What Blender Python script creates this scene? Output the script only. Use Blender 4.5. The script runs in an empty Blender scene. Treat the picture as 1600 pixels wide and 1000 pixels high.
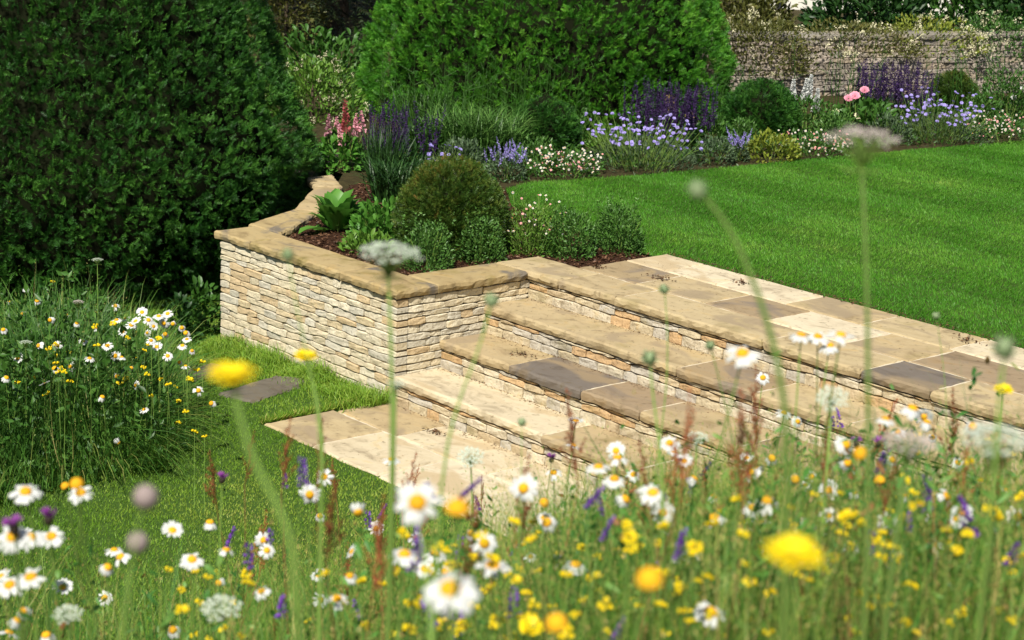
import bpy, math, random
import numpy as np
from mathutils import Vector, Matrix, Quaternion
from math import radians, sin, cos, pi, tan, atan2

random.seed(7)
rng = np.random.default_rng(11)
scene = bpy.context.scene
col = scene.collection

# ------------------------------------------------------------------ camera
CAM = np.array([8.651, -6.628, 3.323])
YAW, PITCH, ROLL, FPX = radians(-48.867), radians(14.275), radians(2.4387), 2900.0
F_ = np.array([sin(YAW)*cos(PITCH), cos(YAW)*cos(PITCH), -sin(PITCH)])
R0 = np.array([cos(YAW), -sin(YAW), 0.0]); U0 = np.cross(R0, F_)
R_ = R0*cos(ROLL) + U0*sin(ROLL); U_ = U0*cos(ROLL) - R0*sin(ROLL)
cd = bpy.data.cameras.new('camera'); cam = bpy.data.objects.new('camera', cd); col.objects.link(cam)
cam.matrix_world = Matrix(((R_[0], U_[0], -F_[0], CAM[0]), (R_[1], U_[1], -F_[1], CAM[1]), (R_[2], U_[2], -F_[2], CAM[2]), (0, 0, 0, 1)))
cd.sensor_width = 36.0; cd.lens = FPX/1600*36.0; cd.clip_start = 0.05; cd.clip_end = 2000
cd.dof.use_dof = True; cd.dof.focus_distance = 11.6; cd.dof.aperture_fstop = 6.3
scene.camera = cam

# ------------------------------------------------------------------ sky, sun, exposure
SUN_EL = radians(52); SUN_AZ = atan2(0.52, -0.85)
w = bpy.data.worlds.new('World'); scene.world = w; w.use_nodes = True
nt = w.node_tree; bg = nt.nodes['Background']; sky = nt.nodes.new('ShaderNodeTexSky')
sky.sky_type = 'NISHITA'; sky.sun_disc = False; sky.sun_elevation = SUN_EL; sky.sun_rotation = SUN_AZ
nt.links.new(sky.outputs[0], bg.inputs[0]); bg.inputs[1].default_value = 0.055
sl = bpy.data.lights.new('sun', 'SUN'); sl.energy = 5.0; sl.angle = radians(0.5); sl.color = (1.0, 0.95, 0.86)
sun = bpy.data.objects.new('sun', sl); col.objects.link(sun)
sd = Vector((sin(SUN_AZ)*cos(SUN_EL), cos(SUN_AZ)*cos(SUN_EL), sin(SUN_EL)))
sun.rotation_euler = sd.to_track_quat('Z', 'Y').to_euler(); sun.location = (4, -12, 14)
vs = scene.view_settings; vs.view_transform = 'Standard'; vs.look = 'None'; vs.exposure = 0.45; vs.gamma = 1.0
vs.use_curve_mapping = False
scene.cycles.max_bounces = 6; scene.cycles.diffuse_bounces = 3; scene.cycles.glossy_bounces = 2
scene.cycles.transmission_bounces = 3; scene.cycles.use_denoising = True

# ------------------------------------------------------------------ helpers
RS, TD, OV, CT = 0.17825, 0.3505, 0.026, 0.058      # riser, tread depth, overhang, slab thickness
H = 4*RS
def P(px, py, z=H):
    d = F_ + R_*(px-800)/FPX - U_*(py-500)/FPX
    return CAM + d*((z-CAM[2])/d[2])
def D(px, py, depth):
    return CAM + (F_ + R_*(px-800)/FPX - U_*(py-500)/FPX)*depth
def depth_of(p): return float((np.asarray(p)-CAM) @ F_)
FH = np.array([sin(YAW), cos(YAW)]); RH = np.array([cos(YAW), -sin(YAW)])

def hsh(i, j, k, s):
    n = (i*374761393 + j*668265263 + k*2147483647 + s*974634777) & 0xffffffff
    n = ((n ^ (n >> 13))*1274126177) & 0xffffffff
    return ((n ^ (n >> 16)) & 0xffff)/65535.0
def vnoise(p, scale, seed=0):
    q = np.asarray(p, float)*scale; i = np.floor(q).astype(np.int64); f = q-i; f = f*f*(3-2*f)
    out = 0
    for a in (0, 1):
        for b in (0, 1):
            for c in (0, 1):
                wt = (f[:, 0] if a else 1-f[:, 0])*(f[:, 1] if b else 1-f[:, 1])*(f[:, 2] if c else 1-f[:, 2])
                out = out + wt*hsh(i[:, 0]+a, i[:, 1]+b, i[:, 2]+c, seed)
    return out

def mesh_tris(name, V, T, tint=None, mats=(), midx=None, smooth=False):
    me = bpy.data.meshes.new(name); V = np.ascontiguousarray(V, np.float32); T = np.ascontiguousarray(T, np.int32)
    me.vertices.add(len(V)); me.vertices.foreach_set('co', V.ravel())
    me.loops.add(T.size); me.loops.foreach_set('vertex_index', T.ravel())
    me.polygons.add(len(T)); me.polygons.foreach_set('loop_start', np.arange(0, T.size, 3, dtype=np.int32))
    if smooth: me.polygons.foreach_set('use_smooth', np.ones(len(T), bool))
    if midx is not None: me.polygons.foreach_set('material_index', np.ascontiguousarray(midx, np.int32))
    if tint is not None:
        a = me.attributes.new('tint', 'FLOAT', 'POINT'); a.data.foreach_set('value', np.ascontiguousarray(tint, np.float32))
    for m in mats: me.materials.append(m)
    me.update(calc_edges=True)
    return me
def mesh_poly(name, V, Fc, mats=(), smooth=False):
    me = bpy.data.meshes.new(name); me.from_pydata([tuple(map(float, v)) for v in V], [], Fc)
    for m in mats: me.materials.append(m)
    if smooth:
        for p in me.polygons: p.use_smooth = True
    me.update()
    return me
def ob(name, data, parent=None, loc=(0, 0, 0), rot=None, scale=None):
    o = bpy.data.objects.new(name, data); col.objects.link(o); o.parent = parent; o.location = loc
    if rot is not None:
        o.rotation_mode = 'QUATERNION'; o.rotation_quaternion = rot
    if scale is not None: o.scale = scale if hasattr(scale, '__len__') else (scale,)*3
    return o
def tag(o, label=None, cat=None, group=None, kind=None):
    if label: o['label'] = label
    if cat: o['category'] = cat
    if group: o['group'] = group
    if kind: o['kind'] = kind
    return o
def thing(name, label, cat, loc=(0, 0, 0), group=None):
    return tag(ob(name, None, None, tuple(map(float, loc))), label, cat, group)

# ------------------------------------------------------------------ materials
def newmat(name):
    m = bpy.data.materials.new(name); m.use_nodes = True
    n = m.node_tree.nodes; n.clear(); o = n.new('ShaderNodeOutputMaterial')
    return m, n, m.node_tree.links, o
def ramp(n, stops, interp='LINEAR'):
    r = n.new('ShaderNodeValToRGB'); r.color_ramp.interpolation = interp; e = r.color_ramp.elements
    while len(e) < len(stops): e.new(0.5)
    for k, (p, c) in enumerate(stops): e[k].position = p; e[k].color = (*c, 1)
    return r
def leafmat(name, stops, transl=0.25, rough=0.5, spec=0.3):
    m, n, l, o = newmat(name)
    a = n.new('ShaderNodeAttribute'); a.attribute_name = 'tint'
    r = ramp(n, stops); l.new(a.outputs['Fac'], r.inputs[0])
    b = n.new('ShaderNodeBsdfPrincipled'); b.inputs['Roughness'].default_value = rough; b.inputs['Specular IOR Level'].default_value = spec
    l.new(r.outputs[0], b.inputs['Base Color'])
    if transl > 0:
        t = n.new('ShaderNodeBsdfTranslucent'); l.new(r.outputs[0], t.inputs[0])
        x = n.new('ShaderNodeMixShader'); x.inputs[0].default_value = transl
        l.new(b.outputs[0], x.inputs[1]); l.new(t.outputs[0], x.inputs[2]); l.new(x.outputs[0], o.inputs[0])
    else: l.new(b.outputs[0], o.inputs[0])
    return m
def plain(name, c, rough=0.6, transl=0.0, var=0.0, spec=0.3):
    m, n, l, o = newmat(name)
    b = n.new('ShaderNodeBsdfPrincipled'); b.inputs['Roughness'].default_value = rough; b.inputs['Specular IOR Level'].default_value = spec
    src = None
    if var > 0:
        oi = n.new('ShaderNodeObjectInfo'); r = ramp(n, [(0, tuple(x*(1-var) for x in c)), (1, tuple(min(1, x*(1+var)) for x in c))])
        l.new(oi.outputs['Random'], r.inputs[0]); src = r.outputs[0]; l.new(src, b.inputs['Base Color'])
    else: b.inputs['Base Color'].default_value = (*c, 1)
    if transl > 0:
        t = n.new('ShaderNodeBsdfTranslucent')
        if src: l.new(src, t.inputs[0])
        else: t.inputs[0].default_value = (*c, 1)
        x = n.new('ShaderNodeMixShader'); x.inputs[0].default_value = transl
        l.new(b.outputs[0], x.inputs[1]); l.new(t.outputs[0], x.inputs[2]); l.new(x.outputs[0], o.inputs[0])
    else: l.new(b.outputs[0], o.inputs[0])
    return m
def stonemat(name, palette, nscale=9, bump=0.5, dark=(0.10, 0.08, 0.05), mix=0.45, stretch=(1, 1, 1), interp='CONSTANT', bscale=60, moss=0.0, band=None, bt=.54):
    """palette picked by object random, blotched and veined, with rough relief"""
    m, n, l, o = newmat(name)
    b = n.new('ShaderNodeBsdfPrincipled'); b.inputs['Roughness'].default_value = 0.85; b.inputs['Specular IOR Level'].default_value = 0.2
    oi = n.new('ShaderNodeObjectInfo'); tc = n.new('ShaderNodeTexCoord')
    k = len(palette); base = ramp(n, [(i/k, c) for i, c in enumerate(palette)], interp); l.new(oi.outputs['Random'], base.inputs[0])
    mu = n.new('ShaderNodeMath'); mu.operation = 'MULTIPLY'; mu.inputs[1].default_value = 57.0; l.new(oi.outputs['Random'], mu.inputs[0])
    ad = n.new('ShaderNodeVectorMath'); ad.operation = 'ADD'; l.new(tc.outputs['Object'], ad.inputs[0]); l.new(mu.outputs[0], ad.inputs[1])
    mp = n.new('ShaderNodeMapping'); mp.inputs['Scale'].default_value = stretch; l.new(ad.outputs[0], mp.inputs[0])
    n1 = n.new('ShaderNodeTexNoise'); n1.inputs['Scale'].default_value = nscale; n1.inputs['Detail'].default_value = 6; n1.inputs['Roughness'].default_value = 0.62
    n1.inputs['Distortion'].default_value = 0.6
    l.new(mp.outputs[0], n1.inputs[0])
    c2 = ramp(n, [(0.28, (0.52, 0.49, 0.46)), (0.45, (.92, .9, .88)), (0.56, (1, 1, 1)), (0.72, (1.0, 0.90, 0.72))]); l.new(n1.outputs[0], c2.inputs[0])
    mm = n.new('ShaderNodeMix'); mm.data_type = 'RGBA'; mm.blend_type = 'MULTIPLY'; mm.inputs[0].default_value = mix*2 if mix < .5 else 1
    l.new(base.outputs[0], mm.inputs[6]); l.new(c2.outputs[0], mm.inputs[7])
    n2 = n.new('ShaderNodeTexNoise'); n2.inputs['Scale'].default_value = bscale; n2.inputs['Detail'].default_value = 5; l.new(ad.outputs[0], n2.inputs[0])
    c3 = ramp(n, [(0.28, (0, 0, 0)), (0.42, (1, 1, 1))]); l.new(n2.outputs[0], c3.inputs[0])
    m3 = n.new('ShaderNodeMix'); m3.data_type = 'RGBA'; l.new(c3.outputs[0], m3.inputs[0]); m3.inputs[6].default_value = (*dark, 1); l.new(mm.outputs[2], m3.inputs[7])
    m4 = n.new('ShaderNodeMix'); m4.data_type = 'RGBA'; m4.inputs[0].default_value = 0.55; l.new(mm.outputs[2], m4.inputs[6]); l.new(m3.outputs[2], m4.inputs[7])
    last = m4.outputs[2]
    if moss > 0:
        n5 = n.new('ShaderNodeTexNoise'); n5.inputs['Scale'].default_value = 5; n5.inputs['Detail'].default_value = 7; l.new(ad.outputs[0], n5.inputs[0])
        c5 = ramp(n, [(0.55, (0, 0, 0)), (0.7, (moss,)*3)]); l.new(n5.outputs[0], c5.inputs[0])
        m5 = n.new('ShaderNodeMix'); m5.data_type = 'RGBA'; l.new(c5.outputs[0], m5.inputs[0]); l.new(last, m5.inputs[6]); m5.inputs[7].default_value = (0.16, 0.13, 0.03, 1)
        last = m5.outputs[2]
    if band:
        mp6 = n.new('ShaderNodeMapping'); mp6.inputs['Scale'].default_value = (1.1, 1.7, 1.0); mp6.inputs['Rotation'].default_value = (0, 0, .35); l.new(ad.outputs[0], mp6.inputs[0])
        n6 = n.new('ShaderNodeTexNoise'); n6.inputs['Scale'].default_value = 1.9; n6.inputs['Detail'].default_value = 5; n6.inputs['Distortion'].default_value = 1.0; l.new(mp6.outputs[0], n6.inputs[0])
        c6 = ramp(n, [(bt, (0, 0, 0)), (bt+.10, (.85,)*3)]); l.new(n6.outputs[0], c6.inputs[0])
        m6 = n.new('ShaderNodeMix'); m6.data_type = 'RGBA'; l.new(c6.outputs[0], m6.inputs[0]); l.new(last, m6.inputs[6]); m6.inputs[7].default_value = (*band, 1); last = m6.outputs[2]
    l.new(last, b.inputs['Base Color'])
    bp = n.new('ShaderNodeBump'); bp.inputs['Strength'].default_value = bump; bp.inputs['Distance'].default_value = 0.01
    sm = n.new('ShaderNodeMath'); sm.operation = 'ADD'; l.new(n1.outputs[0], sm.inputs[0]); l.new(n2.outputs[0], sm.inputs[1])
    l.new(sm.outputs[0], bp.inputs['Height']); l.new(bp.outputs[0], b.inputs['Normal']); l.new(b.outputs[0], o.inputs[0])
    return m
def groundmat(name, c1, c2, scale=8, bump=0.4, rough=0.95, c3=None):
    m, n, l, o = newmat(name)
    b = n.new('ShaderNodeBsdfPrincipled'); b.inputs['Roughness'].default_value = rough; b.inputs['Specular IOR Level'].default_value = 0.1
    tc = n.new('ShaderNodeTexCoord'); a = n.new('ShaderNodeTexNoise'); a.inputs['Scale'].default_value = scale; a.inputs['Detail'].default_value = 9; a.inputs['Roughness'].default_value = .7
    l.new(tc.outputs['Object'], a.inputs[0]); st = [(0.35, c1), (0.65, c2)]
    if c3: st.append((0.8, c3))
    r = ramp(n, st); l.new(a.outputs[0], r.inputs[0]); l.new(r.outputs[0], b.inputs[0])
    bp = n.new('ShaderNodeBump'); bp.inputs['Strength'].default_value = bump; bp.inputs['Distance'].default_value = .03; l.new(a.outputs[0], bp.inputs['Height']); l.new(bp.outputs[0], b.inputs['Normal'])
    l.new(b.outputs[0], o.inputs[0])
    return m

M = {}
M['wall'] = stonemat('dry_stone', [(.64, .56, .39), (.59, .51, .35), (.61, .50, .31), (.57, .52, .40), (.68, .61, .45), (.57, .44, .26), (.63, .55, .38), (.56, .52, .41), (.65, .58, .42)], 14, 0.6, mix=.3)
M['riser'] = stonemat('riser_stone', [(.55, .47, .32), (.50, .40, .25), (.53, .36, .19), (.48, .44, .36), (.60, .53, .39), (.52, .44, .29)], 14, 0.7, mix=.45, moss=.5)
M['farwall'] = stonemat('old_wall_stone', [(.38, .325, .265), (.33, .285, .235), (.42, .36, .30), (.36, .315, .265), (.40, .33, .25), (.31, .275, .235)], 9, 0.6, mix=.45, moss=.4)
M['farcap'] = stonemat('old_coping', [(.26, .24, .20), (.22, .20, .17), (.29, .26, .21)], 7, .6, mix=.5, moss=.6)
def slabm(name, cols, **k): return stonemat(name, cols, 4.2, 0.30, dark=(.12, .09, .05), mix=.47, stretch=(1, 1.5, 1), interp='LINEAR', bscale=22, **k)
M['sand'] = slabm('sandstone', [(.42, .325, .18), (.385, .30, .17), (.44, .35, .20)], moss=.35, band=(.29, .225, .14))
M['coping'] = slabm('coping_sandstone', [(.365, .275, .135), (.335, .25, .12), (.39, .30, .15)], moss=.65, band=(.13, .115, .10), bt=.55)
M['pale'] = slabm('pale_sandstone', [(.56, .475, .32), (.52, .44, .29), (.58, .50, .35)], band=(.44, .34, .20))
M['brown'] = slabm('brown_sandstone', [(.31, .23, .13), (.28, .21, .13), (.33, .25, .14)], band=(.20, .16, .12))
M['blue'] = slabm('blue_grey_sandstone', [(.135, .115, .098), (.16, .135, .11)], band=(.26, .195, .115))
M['dark'] = slabm('dark_grey_stone', [(.11, .10, .085), (.13, .115, .09)])
M['mortar'] = groundmat('mortar', (.48, .41, .29), (.64, .56, .41), 18, .2)
M['core'] = groundmat('wall_core', (.16, .12, .07), (.26, .20, .12), 30, .5)
M['far_core'] = groundmat('old_mortar', (.24, .205, .16), (.34, .30, .24), 20, .4)
M['mulch'] = groundmat('bark_mulch', (.030, .014, .008), (.085, .040, .022), 45, 1.0, c3=(.14, .075, .045))
M['soil'] = groundmat('bed_soil', (.03, .025, .012), (.06, .05, .02), 12, .8)
M['lawn_soil'] = groundmat('lawn_thatch', (.035, .075, .012), (.06, .11, .02), 20, .6)
M['meadow_soil'] = groundmat('meadow_thatch', (.05, .06, .015), (.13, .11, .045), 14, .8)
M['chip'] = leafmat('bark_chips', [(0, (.03, .013, .007)), (.6, (.10, .045, .022)), (1, (.2, .11, .06))], 0)
M['lawn'] = leafmat('upper_lawn_grass', [(0, (.042, .165, .010)), (.45, (.082, .265, .017)), (.85, (.18, .37, .04)), (1, (.34, .40, .08))], .3, .5, .25)
M['lawn2'] = leafmat('lower_lawn_grass', [(0, (.09, .22, .015)), (.45, (.19, .345, .03)), (.8, (.36, .45, .07)), (1, (.58, .48, .17))], .3, .5, .3)
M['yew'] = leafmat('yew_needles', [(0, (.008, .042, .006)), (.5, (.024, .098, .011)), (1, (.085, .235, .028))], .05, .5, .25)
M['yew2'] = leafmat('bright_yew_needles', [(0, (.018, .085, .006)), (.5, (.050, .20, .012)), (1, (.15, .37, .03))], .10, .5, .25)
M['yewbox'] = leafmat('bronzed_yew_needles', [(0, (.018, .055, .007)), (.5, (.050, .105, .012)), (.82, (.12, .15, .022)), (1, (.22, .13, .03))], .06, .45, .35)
M['twig_shade'] = plain('shaded_twigs', (.009, .011, .005), .95, spec=.02)  # darker than real twigs: the shade inside the crown is put into this colour
M['bark'] = groundmat('tree_bark', (.05, .035, .022), (.13, .10, .07), 25, .8)
M['stem'] = plain('green_stem', (.16, .26, .05), .55, .0, .35)
M['strawstem'] = plain('dry_stem', (.36, .27, .10), .7, .0, .25)
M['redstem'] = plain('red_stem', (.28, .13, .05), .7, .0, .3)
M['petal_white'] = plain('white_petal', (.66, .67, .64), .55, .2, .06)
M['disc'] = plain('daisy_disc', (.66, .33, .006), .8, 0, .15)
M['yellow'] = plain('yellow_petal', (.86, .66, .008), .5, .2, .08)
M['purple'] = plain('vetch_violet', (.20, .065, .42), .5, .25, .3)
M['magenta'] = plain('knapweed_purple', (.38, .09, .42), .5, .25, .2)
M['darkbud'] = plain('dark_bract', (.03, .022, .012), .7)
M['umbel'] = plain('umbel_white', (.62, .68, .56), .6, .3)
M['umbel_pink'] = plain('umbel_faded_pink', (.60, .52, .48), .6, .3)
M['sorrel'] = plain('sorrel_red', (.34, .105, .04), .7, .3, .35)
M['lav'] = plain('lavender_petal', (.37, .31, .68), .5, .25, .2)
M['salvia'] = plain('deep_violet_floret', (.036, .016, .070), .6, .1, .45)
M['pink'] = plain('pink_petal', (.82, .36, .46), .5, .3, .12)
M['lupin'] = plain('rose_pink_floret', (.72, .36, .42), .5, .25, .25)
M['lupin_red'] = plain('dusky_red_floret', (.42, .10, .10), .5, .25)
M['cream'] = plain('cream_petal', (.74, .70, .45), .6, .25, .1)
M['gold'] = plain('golden_seedhead', (.42, .32, .08), .7)
def gl(name, a, b, c, t=.28): return leafmat(name, [(0, a), (.55, b), (1, c)], t, .45, .35)
M['g_mid'] = gl('mid_green_leaf', (.025, .075, .010), (.05, .14, .018), (.10, .22, .035))
M['g_fresh'] = gl('fresh_small_leaf', (.04, .11, .018), (.085, .20, .035), (.17, .31, .07))
M['g_dark'] = gl('dark_green_leaf', (.012, .040, .008), (.024, .075, .014), (.05, .12, .025))
M['g_light'] = gl('light_green_leaf', (.06, .14, .015), (.12, .25, .03), (.22, .34, .06))
M['g_grey'] = gl('grey_green_leaf', (.05, .09, .04), (.10, .16, .075), (.17, .23, .12))
M['g_lush'] = gl('lush_broad_leaf', (.045, .15, .018), (.09, .25, .03), (.16, .35, .06))
M['g_bud'] = gl('pale_bud_green', (.16, .26, .10), (.28, .38, .18), (.45, .50, .32))
M['mauve'] = plain('faded_mauve', (.34, .27, .25), .8, .2)
M['g_yellow'] = gl('yellow_green_leaf', (.11, .15, .015), (.22, .27, .03), (.36, .36, .07))
M['g_olive'] = gl('olive_leaf', (.05, .065, .012), (.11, .12, .025), (.20, .17, .05))
M['g_red'] = gl('bronze_leaf', (.07, .02, .012), (.13, .045, .02), (.2, .09, .03))
M['conifer'] = gl('conifer_needles', (.010, .022, .007), (.022, .042, .012), (.05, .065, .02), .1)
M['meadow'] = leafmat('meadow_stalks', [(0, (.035, .12, .012)), (.35, (.10, .25, .028)), (.6, (.24, .34, .05)), (.82, (.50, .40, .14)), (1, (.42, .17, .06))], .25, .5, .3)
M['stalk'] = leafmat('leafy_stalks', [(0, (.03, .12, .02)), (.55, (.08, .24, .035)), (.85, (.18, .33, .07)), (.95, (.34, .30, .10)), (1, (.30, .12, .05))], .25, .5, .3)
M['patch'] = leafmat('patch_stalks', [(0, (.022, .075, .010)), (.4, (.06, .16, .02)), (.7, (.13, .24, .035)), (.9, (.26, .26, .07)), (1, (.40, .33, .13))], .15, .5, .3)
M['white_render'] = groundmat('white_render', (.66, .63, .55), (.75, .72, .64), 3, .1)
M['grey_render'] = groundmat('grey_plinth', (.30, .29, .27), (.38, .36, .33), 6, .2)
M['metal'] = plain('dark_pipe', (.03, .03, .035), .4)
M['glass'] = plain('window_glass', (.03, .035, .04), .08, spec=.6)
M['deadleaf'] = leafmat('dead_leaves', [(0, (.03, .018, .010)), (.7, (.09, .045, .02)), (1, (.2, .10, .04))], 0)
M['roof'] = groundmat('roof_tile', (.16, .13, .11), (.22, .18, .15), 10, .3)

# ------------------------------------------------------------------ triangle soup
def norm(v): return v/np.maximum(np.linalg.norm(v, axis=-1, keepdims=True), 1e-9)
class Soup:
    def __init__(s): s.V, s.T, s.C, s.n = [], [], [], 0
    def add(s, tpl, pos, d, scale, tint, nrm=None, wid=None):
        """template's +Y goes along d, its +Z near nrm"""
        V, T = tpl; N = len(pos); d = norm(np.asarray(d, float))
        if nrm is None: nrm = rng.normal(size=(N, 3))
        x = norm(np.cross(d, nrm)); z = np.cross(x, d)
        sc = np.broadcast_to(np.asarray(scale, float), (N,)); wd = sc if wid is None else np.broadcast_to(np.asarray(wid, float), (N,))
        W = (V[None, :, 0, None]*x[:, None]*wd[:, None, None] + V[None, :, 1, None]*d[:, None]*sc[:, None, None] + V[None, :, 2, None]*z[:, None]*sc[:, None, None]) + np.asarray(pos)[:, None]
        k = len(V); s.V.append(W.reshape(-1, 3)); s.T.append((T[None] + (np.arange(N)*k)[:, None, None] + s.n).reshape(-1, 3))
        s.C.append(np.repeat(np.broadcast_to(np.asarray(tint, float), (N,)), k)); s.n += N*k
    def raw(s, V, T, tint):
        V = np.asarray(V, float); T = np.asarray(T); s.V.append(V); s.T.append(T + s.n); s.C.append(np.full(len(V), tint) if np.isscalar(tint) else tint); s.n += len(V)
    def mesh(s, name, mat, smooth=False):
        return mesh_tris(name, np.concatenate(s.V), np.concatenate(s.T), np.concatenate(s.C), [mat], smooth=smooth)
A_ = np.array
T_LEAF = (A_([[0, 0, 0], [-.5, .45, .06], [.5, .45, .06], [0, .45, -.06], [0, 1, -.06]], float)*[.45, 1, 1], A_([[0, 3, 1], [0, 2, 3], [1, 3, 4], [3, 2, 4]]))
T_BROAD = (A_([[0, 0, 0], [-.22, .3, .08], [0, .3, 0], [.22, .3, .08], [-.2, .68, .06], [0, .7, 0], [.2, .68, .06], [0, 1, -.12]], float),
           A_([[0, 2, 1], [0, 3, 2], [1, 2, 5], [1, 5, 4], [2, 3, 6], [2, 6, 5], [4, 5, 7], [5, 6, 7]]))
T_BLADE1 = (A_([[-.5, 0, 0], [.5, 0, 0], [.15, 1, -.15]], float), A_([[0, 1, 2]]))
T_BLADE = (A_([[-.5, 0, 0], [.5, 0, 0], [-.45, .4, 0], [.45, .4, 0], [-.3, .75, -.07], [.3, .75, -.07], [0, 1, -.2]], float), A_([[0, 1, 3], [0, 3, 2], [2, 3, 5], [2, 5, 4], [4, 5, 6]]))
T_ARCH = (A_([[-.5, 0, 0], [.5, 0, 0], [-.45, .38, .1], [.45, .38, .1], [-.35, .7, .04], [.35, .7, .04], [-.2, .92, -.16], [.2, .92, -.16], [0, 1.0, -.4]], float),
          A_([[0, 1, 3], [0, 3, 2], [2, 3, 5], [2, 5, 4], [4, 5, 7], [4, 7, 6], [6, 7, 8]]))
T_OVATE = (A_([[-.03, 0, 0], [.03, 0, 0], [-.15, .3, .05], [0, .3, -.01], [.15, .3, .05], [-.2, .6, .07], [0, .62, .0], [.2, .58, .07], [-.14, .86, .0], [0, .87, -.05], [.14, .85, .0], [0, 1, -.14]], float),
          A_([[0, 1, 3], [0, 3, 2], [1, 4, 3], [2, 3, 6], [2, 6, 5], [3, 4, 7], [3, 7, 6], [5, 6, 9], [5, 9, 8], [6, 7, 10], [6, 10, 9], [8, 9, 11], [9, 10, 11]]))
T_PETALQ = (A_([[-.25, 0, 0], [.25, 0, 0], [-.5, .7, .05], [.5, .7, .05], [0, 1, 0]], float), A_([[0, 1, 3], [0, 3, 2], [2, 3, 4]]))
def spray_tpl(k=7, L=.34, wd=.075):
    V, T = [], []
    for i in range(k):
        y = .08 + .84*i/(k-1); ln = L*(1-.45*abs(i/(k-1)-.35))
        for sgn in (-1, 1):
            b = len(V); V += [[0, y, 0], [sgn*ln*.55, y+ln*.30+wd, .02], [sgn*ln, y+ln*.75, -.03], [sgn*ln*.62, y+ln*.40-wd*.3, .02]]
            T += [[b, b+1, b+3], [b+1, b+2, b+3]]
    b = len(V); V += [[-.04, .85, 0], [.04, .85, 0], [0, 1.2, -.03]]; T += [[b, b+1, b+2]]
    return A_(V, float), A_(T)
def needle_tpl(k=5, L=.31, wd=.10):
    V, T = [], []
    for i in range(k):
        y = .05 + .85*i/(k-1); ln = L*(1-.4*abs(i/(k-1)-.3))
        for sgn in (-1, 1):
            b = len(V); V += [[0, y-wd*.5, 0], [0, y+wd*.5, .02], [sgn*ln, y+ln*.55, -.04+.05*(i % 2)]]; T += [[b, b+1, b+2] if sgn < 0 else [b, b+2, b+1]]
    b = len(V); V += [[-.05, .85, 0], [.05, .85, 0], [0, 1.2, -.03]]; T += [[b, b+1, b+2]]
    return A_(V, float), A_(T)
T_NEEDLE = needle_tpl(); T_SPRAY = spray_tpl(5, .34, .07); T_SPRAY4 = spray_tpl(4, .46, .13)

def tube(path, rad, sides=5):
    path = np.asarray(path, float); n = len(path); rad = np.broadcast_to(np.asarray(rad, float), (n,))
    t = norm(np.gradient(path, axis=0)); ref = A_([.31, .17, .93]) if abs(t[0] @ A_([.31, .17, .93])) < .9 else A_([1., 0, 0])
    x = norm(np.cross(t, ref)); y = np.cross(t, x); a = np.arange(sides)*2*pi/sides
    V = path[:, None] + rad[:, None, None]*(np.cos(a)[None, :, None]*x[:, None] + np.sin(a)[None, :, None]*y[:, None]); V = V.reshape(-1, 3); T = []
    for i in range(n-1):
        for j in range(sides):
            p, q = i*sides+j, i*sides+(j+1) % sides; T += [[p, q, q+sides], [p, q+sides, p+sides]]
    return V, A_(T)
def merge(parts):
    Vs, Ts, n = [], [], 0
    for V, T in parts: Vs.append(V); Ts.append(np.asarray(T)+n); n += len(V)
    return np.concatenate(Vs), np.concatenate(Ts)
def qz(d): return Vector(tuple(map(float, d))).to_track_quat('Z', 'Y')
def inpoly(x, y, poly):
    poly = np.asarray(poly)[:, :2]; inside = np.zeros(len(x), bool); j = len(poly)-1
    for i in range(len(poly)):
        xi, yi = poly[i]; xj, yj = poly[j]
        c = ((yi > y) != (yj > y)) & (x < (xj-xi)*(y-yi)/((yj-yi) or 1e-9) + xi); inside ^= c; j = i
    return inside
def scatter(poly, n):
    poly = np.asarray(poly)[:, :2]; lo, hi = poly.min(0), poly.max(0); out = np.zeros((0, 2))
    while len(out) < n:
        q = lo + rng.random((n, 2))*(hi-lo); out = np.concatenate([out, q[inpoly(q[:, 0], q[:, 1], poly)]])
    return out[:n]
def sheet(name, poly, z, mat, kind='structure', parent=None):
    poly = [(float(p[0]), float(p[1]), float(z)) for p in poly]
    a = sum(poly[i-1][0]*poly[i][1]-poly[i][0]*poly[i-1][1] for i in range(len(poly)))
    if a < 0: poly = poly[::-1]
    return tag(ob(name, mesh_poly(name, poly, [list(range(len(poly)))], [mat]), parent), kind=kind)

# ================================================================== SETTING
# terrain: one sheet to the horizon a little under the lower lawn; bank; terrace
XE = 4.3                                              # where steps run into the bank
COPI = 0.325                                          # coping width
coprun = [P(450, 365), P(505, 325), P(545, 283)]      # inner edge of the coping as it runs back beside the yew
sheet('far_ground', [(-400, -400), (400, -400), (400, 400), (-400, 400)], -0.35, M['meadow_soil'])

def bank_h(x, y):
    rel = np.stack([np.asarray(x)-CAM[0], np.asarray(y)-CAM[1]], -1); s = rel @ FH; u = rel @ RH
    base = np.interp(s, [-6, 0, 1.5, 3, 5, 6.6, 7.6, 9], [2.7, 2.32, 2.08, 1.52, .74, .12, -.2, -.6])
    k = np.clip((u/np.maximum(s, .8)+.10)/.22, 0, 1); k = k*k*(3-2*k)
    return base + k*np.interp(s, [0, 1.5, 3, 5, 6.6, 7.8, 9.5], [0, .12, .30, .36, .34, .32, 0])
gx = []
ss = np.linspace(-7, 9.2, 70); uu = np.linspace(-9, 9, 60)
SS, UU = np.meshgrid(ss, uu, indexing='ij')
X = CAM[0]+SS*FH[0]+UU*RH[0]; Y = CAM[1]+SS*FH[1]+UU*RH[1]; Z = bank_h(X, Y) + .03*(vnoise(np.stack([X, Y, X*0], -1).reshape(-1, 3), 3).reshape(X.shape)-.5)
V = np.stack([X, Y, Z], -1).reshape(-1, 3); idx = np.arange(len(V)).reshape(70, 60)
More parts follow.
